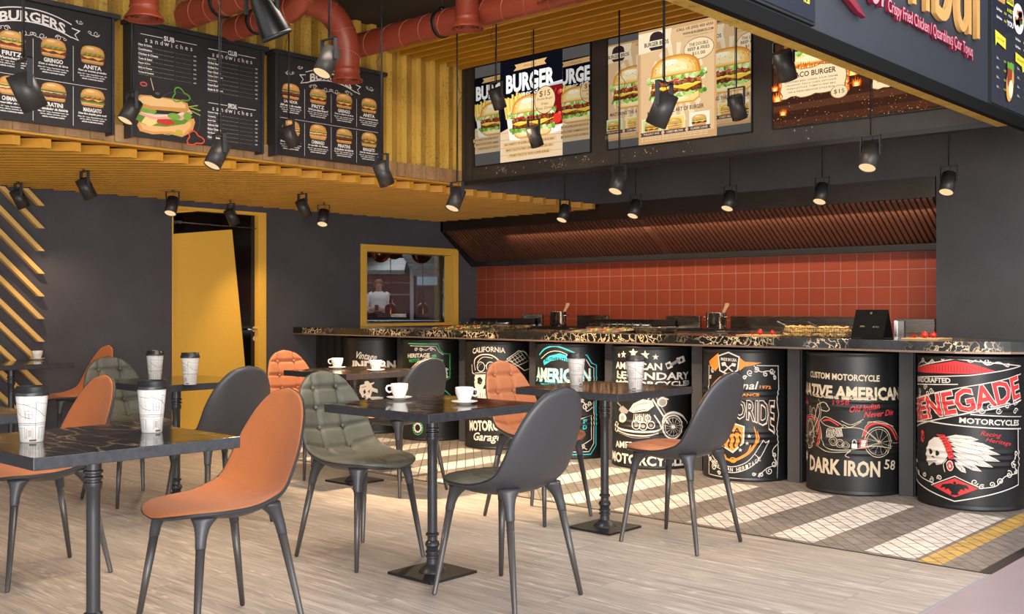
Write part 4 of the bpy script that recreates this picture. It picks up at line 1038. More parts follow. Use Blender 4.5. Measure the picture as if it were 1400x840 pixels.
e = room_box('tall_fridge', 'grey tall cabinet at the right of the cooks kitchen', 'cabinet', 568, 612, 389, 430, 21.4, .5, mat('mauve grey cabinet', '#5d5257', .5), z0=0)
MB().box((.05, -.03, 1.0), (.08, 0, 1.5)).build('handle', M['chrome'], e)
e = room_box('steel_pillar', 'pale pillar in the middle of the cooks kitchen', 'pillar', 560.5, 565.5, 340, 446, 20.2, .1, mat('pale pillar', '#b9b2b0', .5), z0=0)
e = room_box('pass_window', 'bright serving hatch at the back right of the cooks kitchen', 'hatch', 570, 598, 377, 390, 21.3, .06, emis('hatch light', '#a9c6d6', .55)); MB().box((0, -.05, -.02), (28*21.3/F, 0, .0)).build('ledge', M['steel'], e)
# extractor hood in there
a = put(497, 375, 20.6); e = thing('kitchen_hood', 'steel hood above the cook', 'hood', (a.x, a.y, a.z), TH); w = 56*20.6/F
MB().prism([(0, 0), (0, .08), (.5, .34), (.9, .34), (.9, 0)], 0, 0, w).build('canopy', M['steel'], e)
a = put(566, 377, 20.0); e = thing('kitchen_hood', 'steel hood with sloping front at the right of the cooks kitchen', 'hood', (a.x, a.y, a.z), TH); w = 34*20/F
MB().prism([(0, 0), (w, 0), (w, .48), (-.28, .48)], 1, 0, .9).build('canopy', M['steel'], e)
M['copper'] = mat('copper', '#c0663a', .22, 1)
for i, (u, v, D, r, lab) in enumerate([(521, 345, 13.4, .12, 'hanging copper pan at the upper left of the kitchen window'), (540, 343, 13.6, .11, 'hanging copper pan in the upper middle of the kitchen window'), (577, 346, 13.2, .13, 'large hanging copper pan at the upper right of the kitchen window'), (505, 341, 13.5, .09, 'copper pan in the top left corner of the kitchen window')]):
    p = put(u, v, D); e = thing('copper_pan', lab, 'pan', p, TH, 'copper pans hanging in the cooks kitchen'); R = Matrix.Rotation(PI/2+.25*(1 if i == 0 else .4), 3, 'X')
    m = MB(); m.smooth = True; m.lathe([(0, 0), (r-.01, 0), (r, .012), (r, .075), (r-.004, .075), (r-.006, .014), (0, .006)], 28, (0, 0, 0), R); m.build('pan', M['copper'], e)
    h = MB(); h.tube([(0, 0, r), (0, 0, r+.16)], .008, 6); h.build('handle', M['copper'], e); h = MB(); h.tube([(0, 0, r+.16), (0, 0, 3.0-p.z)], .003, 5); h.build('hook_wire', M['blackmetal'], e)
for u, v, lab in [(534, 421, 'copper lantern hanging in front of the cook'), (578, 421, 'copper lantern hanging right of the pillar in the cooks kitchen')]:
    p = put(u, v, 14.5); e = thing('copper_lantern', lab, 'lamp', p, TH, 'copper lanterns in the cooks kitchen')
    m = MB(); m.smooth = True; m.lathe([(.075, -.085), (.078, .0), (.07, .035), (.045, .055), (.022, .07), (.018, .1), (.018, .17), (.010, .175), (.010, .18), (0, .18)], 20); m.build('shade', M['copper'], e)
    m = MB(); m.smooth = True; m.lathe([(.0, -.075), (.045, -.07), (.05, -.02), (.03, .03), (0, .04)], 14); m.build('glass', emis('lantern glow', '#ffb070', .5), e)
    m = MB(); m.tube([(0, 0, .18), (0, 0, 3.0-p.z)], .006, 5); m.build('cord', M['blackmetal'], e)
# the cook
def skin_body(name, verts, edges, rad, mt, parent, sub=2):
    me = bpy.data.meshes.new(name); me.from_pydata(verts, edges, []); o = bpy.data.objects.new(name, me); COL.objects.link(o); o.parent = parent
    s = o.modifiers.new('skin', 'SKIN'); s.use_smooth_shade = True
    for i, r in enumerate(rad):
        d = me.skin_vertices[0].data[i]; d.radius = r if isinstance(r, tuple) else (r, r); d.use_root = (i == 0)
    b = o.modifiers.new('sub', 'SUBSURF'); b.levels = sub; b.render_levels = sub; me.materials.append(mt); return o
def cook():
    p = put(518, 420, 20.0); e = thing('person', 'cook in white jacket and dark apron looking down at a phone in both hands', 'person', (p.x, p.y, 0), TH)
    sk = mat('skin', '#b98768', .6); wh = mat('white cook jacket', '#d8d2ce', .8); ap = mat('dark apron', '#332a2d', .8); hr = mat('grey brown hair', '#6a5444', .8); sole = mat('dark shoe', '#1a1818', .5)
    # x right, -y towards the window, z up
    V = [(0, 0, .98), (0, 0, 1.16), (0, .01, 1.34), (0, .01, 1.43), (0, -.015, 1.50), (0, -.04, 1.58), (0, -.045, 1.66)]; R = [(.16, .12), (.145, .11), (.17, .115), (.09, .08), (.052, .055), (.075, .085), (.06, .07)]
    Eg = [(0, 1), (1, 2), (2, 3), (3, 4), (4, 5), (5, 6)]
    for sg in (-1, 1):
        o = len(V); V += [(sg*.17, .01, 1.38), (sg*.205, 0, 1.14), (sg*.10, -.24, 1.12), (sg*.055, -.29, 1.13)]; R += [.068, .052, .040, .032]; Eg += [(2, o), (o, o+1), (o+1, o+2), (o+2, o+3)]
        for k in range(4):
            q = len(V); V += [(sg*.04-sg*.0, -.32, 1.10+.018*k), (sg*.005, -.335, 1.10+.018*k)]; R += [.0095, .008]; Eg += [(o+3, q), (q, q+1)]
        q = len(V); V += [(sg*.045, -.30, 1.175), (sg*.02, -.325, 1.185)]; R += [.011, .009]; Eg += [(o+3, q), (q, q+1)]
        o = len(V); V += [(sg*.095, 0, .90), (sg*.10, -.01, .50), (sg*.105, .02, .09), (sg*.11, -.13, .04)]; R += [.10, .068, .045, .04]; Eg += [(0, o), (o, o+1), (o+1, o+2), (o+2, o+3)]
    skin_body('body', V, Eg, R, sk, e)
    m = MB(); m.smooth = True
    # jacket: torso shell and sleeves following the body
    m.lathe([(.17, .88), (.185, 1.0), (.172, 1.16), (.198, 1.32), (.19, 1.40), (.13, 1.45), (.075, 1.475)], 28, (0, .005, 0), Matrix.Diagonal((1.05, .78, 1)))
    for sg in (-1, 1): m.tube([(sg*.14, .01, 1.41), (sg*.21, .01, 1.38), (sg*.245, .005, 1.26), (sg*.252, 0, 1.13), (sg*.19, -.12, 1.11), (sg*.115, -.22, 1.115)], .07, 12, rad=[.07, .078, .068, .064, .056, .05])
    m.xf(Matrix.Diagonal((.84, .95, 1, 1))); m.build('jacket', wh, e)
    m = MB(); m.smooth = True; m.lathe([(.20, .45), (.198, .8), (.192, 1.0), (.182, 1.14)], 28, (0, -.008, 0), Matrix.Diagonal((1.05, .82, 1))); m.build('apron', ap, e)
    m = MB(); m.smooth = True; m.sphere((0, -.02, 1.645), .088, 16, 10, (.95, 1.05, .75)); m.build('hair', hr, e)
    m = MB(); m.smooth = True
    m.sphere((0, -.118, 1.585), .014, 8, 6, (.8, 1, 1.4)); m.build('nose', sk, e)
    for sg in (-1, 1):
        m = MB(); m.smooth = True; m.sphere((sg*.030, -.112, 1.612), .009, 8, 6); m.build('eye', sole, e)
        m = MB(); m.smooth = True; m.sphere((sg*.082, -.03, 1.59), .02, 8, 6, (.5, .8, 1.3)); m.build('ear', sk, e)
        m = MB(); m.smooth = True; m.sphere((sg*.11, -.09, .045), .06, 10, 6, (.8, 2.0, .7)); m.build('shoe', sole, e)
    m = MB(); m.box((-.02, -.113, 1.54), (.02, -.107, 1.547)); m.build('mouth', mat('lip', '#8a5044', .6), e)
    k = thing('phone', 'dark phone held by the cook in the window', 'phone', p+Matrix.Rotation(TH, 3, 'Z') @ Vector((0, -.335, 1.125))-Vector((0, 0, p.z)), TH)
    MB().box((-.035, -.008, -.02), (.035, .002, .09)).build('phone_body', sole, k, bevel=.004)
cook()
# ------------------------------------------------------------------ printed pictures
PM = {}
def C(h, e=None):
    k = (h, e)
    if k not in PM:
        PM[k] = mat('print '+h, h, .6) if e is None else emis('lit print '+h, h, e)
    return PM[k]
def wav(x0, x1, y, amp, n, seed=1, th=.02):
    rn = random.Random(seed); top = []; bot = []
    for i in range(n+1):
        x = x0+(x1-x0)*i/n; top.append((x, y+th*.5+amp*(rn.random()-.3))); bot.append((x, y-th*.5-amp*(rn.random()-.2)*(1 if i % 2 else 1.6)))
    return bot+top[::-1]
def dome(cx, y, w, h, n=16, p=2.4):
    return [(cx-w/2+w*i/n, y+h*max(0, 1-abs(2*i/n-1)**p)**(1/p)) for i in range(n+1)]
def burger(a, cx, y, w, h, e=None, kind=0, sesame=False, seed=1):
    """a burger print, base at y"""
    c = lambda x: C(x, e); rn = random.Random(seed)
    bun, bun2, hi = '#c9893f', '#e0ad62', '#f0cf92'
    # bottom bun
    a.poly([(cx-w*.45, y+h*.20), (cx-w*.44, y+h*.06), (cx-w*.36, y), (cx+w*.36, y), (cx+w*.44, y+h*.06), (cx+w*.45, y+h*.20)], c('#c58a45')); a.up()
    a.poly([(cx-w*.42, y+h*.18), (cx-w*.40, y+h*.10), (cx+w*.40, y+h*.10), (cx+w*.42, y+h*.18)], c(bun2)); a.up()
    lay = {0: [('w', '#b23a2c', .24, .07), ('w', '#5d3020', .32, .13), ('c', '#eeb040', .40, 0), ('w', '#4f7a2a', .50, .08), ('w', '#e8d9a8', .56, .03)],
           1: [('w', '#6b3524', .26, .14), ('c', '#efc24e', .36, 0), ('w', '#b03428', .44, .07), ('w', '#5c8a32', .52, .09)],
           2: [('w', '#552a1a', .27, .16), ('w', '#7a4325', .38, .1), ('w', '#e7c58f', .47, .03), ('w', '#46702a', .52, .06)],
           3: [('w', '#5f8f38', .24, .09), ('w', '#6b3423', .34, .11), ('c', '#f2c040', .42, 0), ('w', '#8a3d28', .46, .08), ('w', '#c02f2a', .54, .09), ('w', '#8fb648', .60, .08)],
           4: [('w', '#d9b06b', .24, .09), ('w', '#c23a2e', .32, .05), ('w', '#f0dca2', .40, .06), ('w', '#587f2d', .48, .08), ('w', '#e9b24e', .54, .05)]}[kind]
    for t, co, yy, th in lay:
        if t == 'w': a.poly(wav(cx-w*.48, cx+w*.48, y+h*yy, h*.035, 15, seed+int(yy*100), h*th), c(co))
        else: a.poly([(cx-w*.47, y+h*(yy+.03)), (cx-w*.2, y+h*(yy-.10)), (cx, y+h*(yy-.02)), (cx+w*.22, y+h*(yy-.12)), (cx+w*.47, y+h*(yy+.03))], c(co))
        a.up()
    if kind in (0, 1, 3):
        for k in range(5): a.ell(cx-w*.4+w*.2*k, y+h*(.50+.04*rn.random()), w*.09, h*.05, c('#7fa648'), n=8, rot=rn.random())
        a.up()
    a.poly(dome(cx, y+h*.56, w*.96, h*.44), c(bun)); a.up()
    a.poly(dome(cx, y+h*.60, w*.86, h*.37), c('#d79d50')); a.up(); a.poly(dome(cx-w*.03, y+h*.68, w*.62, h*.26), c(bun2)); a.up(); a.ell(cx-w*.10, y+h*.84, w*.17, h*.065, c(hi), n=14); a.up()
    if sesame:
        for k in range(34):
            t = rn.random()*2-1; q = rn.random(); a.ell(cx+t*w*.40, y+h*(.64+.30*q*math.sqrt(max(0, 1-t*t))), w*.012, h*.010, c('#fff0cc'), n=6, rot=rn.random()*3)
        a.up()
def burger_lit(a, cx, y, w, h, e, seed=1):
    """glossy poster burger: frilly lettuce, two patties, tomato, cheese, sesame bun"""
    c = lambda x: C(x, e); rn = random.Random(seed); ch = rn.choice
    def frill(yy, x0, x1, n, rx, ry, cols, jy):
        for k in range(n):
            t = (k+.5)/n; t += (rn.random()-.5)*.06; a.ell(cx+w*(x0+(x1-x0)*t), y+h*(yy+(rn.random()-.5)*jy), w*rx*(.7+.6*rn.random()), h*ry*(.7+.6*rn.random()), c(ch(cols)), n=9, rot=rn.random()*3)
            if k % 6 == 5: a.up()
        a.up()
    # bottom bun
    a.poly([(cx-w*.42, y+h*.22), (cx-w*.42, y+h*.08), (cx-w*.33, y), (cx+w*.33, y), (cx+w*.42, y+h*.08), (cx+w*.42, y+h*.22)], c('#d99a48')); a.up()
    a.poly([(cx-w*.40, y+h*.20), (cx-w*.40, y+h*.10), (cx-w*.31, y+h*.035), (cx+w*.31, y+h*.035), (cx+w*.40, y+h*.10), (cx+w*.40, y+h*.20)], c('#f1cf86')); a.up()
    a.ell(cx-w*.05, y+h*.10, w*.27, h*.045, c('#fae6b0'), n=20); a.up()
    G1, G2 = ['#6f9f33', '#8fbf4b', '#b9d97a', '#dcecae', '#4f7d26'], ['#8bb63f', '#a9d060', '#d3e79a', '#eef4c8', '#5e8e2c']
    frill(.21, -.50, .50, 40, .045, .045, G1, .07)
    a.poly(wav(cx-w*.46, cx+w*.46, y+h*.30, h*.03, 22, seed+1, h*.10), c('#6a351f')); a.up(); frill(.305, -.45, .45, 34, .035, .03, ['#7d4326', '#93532f', '#5a2c1a', '#a8683e'], .06)
    a.poly([(cx-w*.49, y+h*.37), (cx-w*.30, y+h*.30), (cx-w*.05, y+h*.345), (cx+w*.18, y+h*.27), (cx+w*.50, y+h*.38), (cx+w*.30, y+h*.41), (cx-w*.2, y+h*.40)], c('#f6cc3c')); a.up(); a.poly([(cx-w*.40, y+h*.37), (cx, y+h*.365), (cx+w*.42, y+h*.375), (cx+w*.2, y+h*.395), (cx-w*.25, y+h*.39)], c('#fde98a')); a.up()
    a.poly(wav(cx-w*.45, cx+w*.45, y+h*.43, h*.03, 20, seed+2, h*.07), c('#74391f')); a.up(); frill(.43, -.44, .44, 30, .035, .025, ['#8a4a2a', '#a05d36', '#5f2f1b', '#b67848'], .05)
    for k in range(3): a.ell(cx+w*(-.30+.29*k), y+h*(.505+.012*(k % 2)), w*.19, h*.042, c(['#c3252b', '#d8393a', '#b01f26'][k]), n=20); a.up(); a.ell(cx+w*(-.30+.29*k), y+h*(.515+.012*(k % 2)), w*.15, h*.018, c('#ea7a6a'), n=16); a.up()
    frill(.565, -.53, .53, 52, .05, .045, G2, .075)
    for k, (col, sx, sy, oy) in enumerate((('#c9812f', .94, .42, 0), ('#dd9c45', .88, .385, .012), ('#ecb862', .80, .345, .022), ('#f5d083', .68, .29, .045), ('#fbe4ab', .52, .21, .085))):
        a.poly([(p+(-.02*k*w*.5), q) for p, q in dome(cx, y+h*(.585+oy), w*sx, h*sy, 22)], c(col)); a.up()
    a.ell(cx-w*.10, y+h*.87, w*.15, h*.05, c('#fff6d8'), n=18); a.up()
    for k in range(60):
        t = rn.random()*1.8-.9; q = rn.random(); a.ell(cx+t*w*.42, y+h*(.66+.29*q*math.sqrt(max(0, 1-t*t))), w*.011, h*.009, c(ch(['#fff4d4', '#f7e3b4', '#c58a45'])), n=6, rot=rn.random()*3)
    a.up()
WH = '#f2ece8'
def flourish(a, x, y, s, m, w=.0032):
    a.scroll(x, y, s*.11, .03, m, w)
def ribbon_banner(a, cx, cy, w, h, m, bg):
    f = lambda x: .20*h-(2*(x-cx)/w)**2*h*.55
    n = 16; X = [cx-w/2+w*i/n for i in range(n+1)]
    for sg in (-1, 1):
        x = cx+sg*w*.46; a.poly([(x, cy-h*.75), (x+sg*w*.14, cy-h*.95), (x+sg*w*.09, cy-h*.55), (x+sg*w*.16, cy-h*.2), (x+sg*.0, cy-h*.05)], m); a.up()
        a.poly([(x+sg*.006, cy-h*.70), (x+sg*w*.12, cy-h*.86), (x+sg*w*.075, cy-h*.55), (x+sg*w*.13, cy-h*.26), (x+sg*.006, cy-h*.12)], bg); a.up()
    a.poly([(x, cy+f(x)+h*.5) for x in X]+[(x, cy+f(x)-h*.5) for x in X[::-1]], m); a.up()
    a.poly([(x, cy+f(x)+h*.42) for x in X]+[(x, cy+f(x)-h*.42) for x in X[::-1]], bg); a.up()
def burger_board(a, W, Hh, bg):
    m = C(WH); w = W/4
    a.rect(0, 0, W, Hh, bg); a.up()
    cx = W/2; cy = Hh*.865
    ribbon_banner(a, cx, cy, W*.48, Hh*.12, m, bg)
    a.text('BURGERS', cx, cy+.01, W*.40, Hh*.085, m, bold=.03, fn=lambda x, y, ww, hh: (x, y-(2*x/ww)**2*hh*.62))
    for x, s in ((W*.10, 1), (W*.90, -1), (W*.20, 1), (W*.80, -1)):
        a.scroll(x, Hh*(.84 if x in (W*.10, W*.90) else .915), s*.075 if x in (W*.10, W*.90) else s*.045, .022, m, .003)
    for s in (1, -1): a.scroll(cx-s*.055, Hh*.735, s*.085, .020, m, .003); a.scroll(cx-s*.15, Hh*.745, -s*.07, -.018, m, .003)
    names = [['LAÇADOR', 'FRITZ', 'GRINGO', 'ANITA'], ['CHARRUA', 'CHIMANGO', 'PIRATINI', 'MARAGATO']]
    tags = [['500 vezes da receita', 'Wunderbar!', 'Com o milagre da farra', 'Para as nossas prendas'], ['Bem passado', 'A guardião do Pampa', 'O fundador da história', 'Uma fera simples para você']]
    kinds = [[2, 0, 1, 1], [4, 4, 2, 3]]
    for r in range(2):
        y0 = Hh*(.575 if r == 0 else .205)
        for k in range(4):
            x = w*(k+.5); L = a.lay
            a.text(names[r][k], x, y0-.022, w*.48, .026, m, bold=.035)
            a.text(tags[r][k], x, y0-.048, w*.74, .0165, m, bold=.04, shear=.3)
            for q, t in enumerate(('Pão D’água, hambúrguer de', 'carne, alface, tomate, queijo', 'cebola e maionese caseira')):
                a.text(t, x, y0-.068-.0135*q, w*(.76-.10*q), .0105, m, bold=.035)
    for k in (1, 2, 3):
        a.strip([(w*k, Hh*.70), (w*k, Hh*.40)], .0025, m); a.strip([(w*k, Hh*.355), (w*k, Hh*.02)], .0025, m)
    a.strip([(W*.03, Hh*.375), (W*.97, Hh*.375)], .0025, m)
    return [(w*(k+.5), Hh*(.575 if r == 0 else .205), kinds[r][k]) for r in range(2) for k in range(4)], w, Hh
def list_block(a, x0, x1, y, dy, items, prices, m):
    for i, t in enumerate(items):
        yy = y-dy*i
        a.text(t, x0, yy, None, .014, m, bold=.035, al='L')
        a.text('with ham and oil and seasoned', x0, yy-.0125, (x1-x0)*.60, .0065, C('#9a9592'), al='L')
        a.strip([(x0+(x1-x0)*.63, yy-.014), (x1-.035, yy-.014)], .0012, C('#8a8583')); a.text(prices[i], x1, yy-.011, None, .009, m, bold=.02, al='R')
def sandwich_board(a, W, Hh, bg):
    m = C(WH); a.rect(0, 0, W, Hh, bg); a.up()
    def head(t, cx, y, w):
        for s in (-1, 1): a.strip([(cx+s*w*.5, y), (cx+s*w*.115, y)], .0035, m)
        a.text(t, cx, y, w*.19, .033, m, bold=.03)
        n = 'sandwiches'
        for i, ch in enumerate(n): a.text(ch, cx-w*.40+w*.8*i/9, y-.037+(.004 if ch in 'dwh' else 0)*(1 if ch in 'dh' else 0), None, .028 if ch in 'dh' else (.028 if ch == 'i' else .021), m, bold=.0)
    head('SUB', W*.265, Hh*.925, W*.42); head('CLUB', W*.76, Hh*.915, W*.39); head('SPECIAL', W*.76, Hh*.405, W*.39)
    pr = ['4.95', '5.95', '5.75', '4.95', '6.45', '5.75', '6.25', '4.95']
    list_block(a, W*.04, W*.47, Hh*.83, .0295, ['Ham & Swiss', 'Combination', 'Chicken & Cheese', 'Tuna & Salad', 'Pepper & Eggs', 'BBQ & Cheese', 'Turkey & Roasted'], pr, m)
    list_block(a, W*.56, W*.97, Hh*.825, .0295, ['Ham & Egg', 'Grilled Beef', 'Grilled Pork', 'Ham Chicken', 'Turkey Club House', 'Veggie Deli’s', 'Roast Beef', 'Steak & Cheese'], pr, m)
    list_block(a, W*.56, W*.97, Hh*.315, .0275, ['Chicken Teriyaki', 'Vegetarian', 'Bagel Club', 'Salmon Salad', 'Extra Cheese', 'Flat Bagel', 'Ham Deluxe'], pr, m)
def sandwich_pic(a, W, Hh):
    c = C; S = lambda pts: [(x*W, y*Hh) for x, y in pts]
    a.ring(W*.33, Hh*.22, W*.165, .002, c('#5f5a5b'), ry=Hh*.235, a0=-.6, a1=2.6); a.up()
    a.poly(S([(.03, .10), (.05, .05), (.14, .035), (.26, .06), (.36, .045), (.44, .11), (.46, .20), (.45, .235), (.38, .20), (.22, .13), (.05, .15)]), c('#d99a55')); a.up()
    a.poly(S([(.05, .12), (.07, .07), (.15, .06), (.27, .085), (.37, .075), (.425, .15), (.43, .20), (.24, .125)]), c('#e9b878')); a.up()
    a.poly(S([(.02, .15), (.09, .11), (.24, .12), (.38, .17), (.44, .25), (.42, .27), (.30, .24), (.05, .22)]), c('#5b8f2e')); a.up()
    a.poly(S([(.06, .13), (.12, .10), (.20, .16), (.24, .20), (.10, .21)]), c('#f0d58a')); a.up()
    a.poly(S([(.17, .15), (.24, .13), (.31, .16), (.28, .19), (.18, .19)]), c('#c23622')); a.up()
    a.poly(S([(.04, .20), (.14, .17), (.26, .195), (.36, .20), (.44, .28), (.42, .31), (.34, .245), (.26, .235), (.16, .22), (.06, .235)]), c('#e6a795')); a.up()
    a.poly(S([(.06, .215), (.16, .195), (.25, .215), (.25, .235), (.15, .21), (.06, .23)]), c('#f3cdbf')); a.poly(S([(.33, .22), (.42, .30), (.415, .315), (.32, .25)]), c('#f3cdbf')); a.up()
    for x, y, rx, ry in ((.10, .245, .07, .026), (.30, .225, .05, .03), (.40, .245, .03, .04)): a.ell(x*W, y*Hh, rx*W, ry*Hh, c('#7aa83c'), n=16)
    for q in ((.42, .33, .50, .315), (.43, .30, .50, .27), (.41, .335, .48, .36)): a.strip([(q[0]*W, q[1]*Hh), (q[2]*W, q[3]*Hh)], .006, c('#a7bf55'))
    a.up()
    a.poly(S([(.03, .27), (.02, .33), (.05, .375), (.14, .385), (.34, .385), (.40, .365), (.415, .31), (.39, .275), (.28, .27), (.12, .255)]), c('#cf9550')); a.up()
    a.poly(S([(.04, .305), (.04, .34), (.07, .365), (.15, .375), (.34, .372), (.385, .35), (.385, .315), (.28, .305), (.12, .29)]), c('#ecc283')); a.up()
    a.strip([(.125*W, .54*Hh), (.155*W, .40*Hh)], .006, c('#d8b983')); a.up()
    a.ell(.165*W, .40*Hh, .045*W, .034*Hh, c('#17131a'), n=20, rot=-.2); a.up(); a.ell(.175*W, .41*Hh, .018*W, .012*Hh, c('#57515c'), n=12); a.up()
    a.ring(.075*W, .475*Hh, .022*W, .008, c('#c25a55'), ry=.016*Hh)
    for cx, cy, col, rr in ((.345, .425, '#5d9a2c', 1), (.455, .045, '#d8502a', 1)):
        pts = []
        for i in range(36):
            t = 2*PI*i/36; r = 1+.28*math.cos(3*t+.6); pts.append((cx*W+.058*W*r*math.cos(t), cy*Hh+.058*Hh*r*math.sin(t)))
        a.strip(pts, .0085, c(col), closed=True)
    a.ell(.335*W, .085*Hh, .028*W, .022*Hh, c('#c0b63a'), n=16); a.strip([(.31*W, .075*Hh), (.26*W, .05*Hh), (.22*W, .05*Hh)], .005, c('#a7b83a'))
# ------------------------------------------------------------------ the three menu boards on the corrugated wall
XP = -6.242; ZB0, ZB1 = 2.258, 2.968; BH = ZB1-ZB0
M['board'] = mat('chalkboard', '#242124', .7, nz=(40, .06))
def menu_board(y0, y1, kind, label):
    e = thing('menu_board', label, 'menu board', (-6.30, y0, ZB0), 0, 'framed menu boards on the corrugated wall'); W = y1-y0
    q = lambda m, n, mt: m.build(n, mt, e, world=True, bevel=.0015)
    pan = q(MB().box((-6.262, y0, ZB0), (XP, y1, ZB1)), 'panel', M['board'])
    q(MB().box((-6.335, y0-.035, ZB1+.002), (-6.215, y1+.05, ZB1+.030)), 'top_bar', M['frame'])
    for ya in (y0-.017, y1+.001): q(MB().box((-6.335, ya, ZB0-.012), (-6.228, ya+.016, ZB1+.002)), 'side_bar', M['frame'])
    fn = lambda ox, oz: (lambda x, y, L: Vector((XP+.0006+L+6.30, x+ox, y+oz)))
    a = Art()
    if kind == 'b':
        sp, w, Hh = burger_board(a, W, BH, M['board']); a.build('lettering', fn(0, 0), e)
        for x, y, k in sp:
            b = Art(); b.lay = .003; burger(b, x, y, w*.66, BH*.155, None, k, False, int(x*100)+k); b.build('burger_picture', fn(0, 0), e)
    else:
        sandwich_board(a, W, BH, M['board']); a.build('lettering', fn(0, 0), e)
        b = Art(); b.lay = .002; sandwich_pic(b, W, BH); b.build('sandwich_picture', fn(0, 0), e)
menu_board(2.165, 3.126, 'b', 'black burger menu board cut by the left edge, with banner and rows of burgers')
menu_board(3.268, 4.222, 's', 'black sandwich menu board with a large sandwich picture')
menu_board(4.351, 5.313, 'b', 'black burger menu board with eight burgers, third along the corrugated wall')
# ------------------------------------------------------------------ backlit posters above the counter
EM = 1.2
def poster_dark(a, x, y, w, h, e):
    c = lambda k: C(k, e); X = lambda t: x+w*t; Y = lambda t: y+h*t; S = lambda pts: [(X(p), Y(q)) for p, q in pts]
    a.rect(x, y, x+w, y+h, c('#0d0e16')); a.up()
    a.poly(S([(0, 0), (1, 0), (1, .37), (.85, .36), (.5, .37), (.12, .33), (0, .30)]), c('#dcc09c')); a.up()
    for t in (.07, .14, .22, .29): a.strip([(X(0), Y(t)), (X(1), Y(t-.01))], .004, c('#b9966f'))
    a.up()
    a.poly(S([(.22, .885), (.27, .915), (.24, .945), (.76, .955), (.72, .925), (.75, .895)]), c('#d8ad72')); a.text('INTRODUCING', X(.49), Y(.918), w*.2, h*.018, c('#6b4a2a'), bold=.01); a.up()
    a.text('BURGER', X(.49), Y(.765), w*.78, h*.185, c('#f4f2ee'), bold=.045, fn=lambda p, q, ww, hh: (p, q)); a.up()
    a.text('super deal', X(.50), Y(.645), w*.48, h*.062, c('#f4f2ee'), bold=.012, shear=.35); a.strip(S([(.38, .605), (.70, .615)]), .004, c('#f4f2ee'))
    # cup of cola
    a.poly(S([(.80, .69), (1.0, .70), (1.0, .30), (.86, .30)]), c('#7a1416')); a.poly(S([(.78, .70), (1.0, .715), (1.0, .68), (.79, .675)]), c('#c9d3d8')); a.up()
    rn = random.Random(4)
    for k in range(14): a.ell(X(.84+.14*rn.random()), Y(.40+.25*rn.random()), w*.025, h*.02, c(rn.choice(['#b52a2a', '#d86a50', '#4a0c10'])), n=7)
    a.ell(X(.92), Y(.36), w*.07, h*.05, c('#d8392c')); a.poly(S([(.80, .27), (1, .30), (1, .24), (.82, .22)]), c('#e8e6e0')); a.up()
    # fries
    a.poly(S([(.10, .48), (.36, .47), (.33, .20), (.16, .21)]), c('#f1e7da')); a.up()
    for k in range(16):
        t = .10+.018*k; lean = (k-8)*.006; top = .60+.07*rn.random(); a.poly(S([(t, .42), (t+.022, .42), (t+.022+lean+.01, top), (t+lean-.004, top+.006)]), c(['#f3cf66', '#e4b540', '#f7dd8c'][k % 3])); 
    a.up()
    burger_lit(a, X(.535), Y(.215), w*.70, h*.41, e, 11)
    for yy, wd, t in ((.165, .86, 'BIG VARIETY OF SUPER AND DELICIOUS BURGERS'), (.108, .80, 'MANY SOUTH STREET SUMMERVILLE 555 555 5555'), (.052, .70, 'THE BEST PLACE TO TASTE A SUPER BURGER')):
        a.poly(S([(.5-wd/2, yy-.022), (.5+wd/2, yy-.012), (.5+wd/2, yy+.028), (.5-wd/2, yy+.020)]), c('#d9b27c')); a.up(); a.text(t, X(.5), Y(yy+.003), w*wd*.92, h*.022, c('#6d5032'), bold=.015); a.up()
    a.ell(X(.755), Y(.545), w*.165, h*.135, c('#4a3a2c')); a.up(); a.ell(X(.755), Y(.545), w*.157, h*.128, c('#e9c793')); a.up()
    a.text('$15', X(.755), Y(.605), w*.17, h*.062, c('#3b2f28'), bold=.0)
    for t, yy in (('Double Burger', .555), ('Fries', .51), ('Free Drink', .468)): a.text(t, X(.755), Y(yy), w*(.25 if len(t) > 6 else .10), h*.026, c('#4a3a2c'), shear=.3)
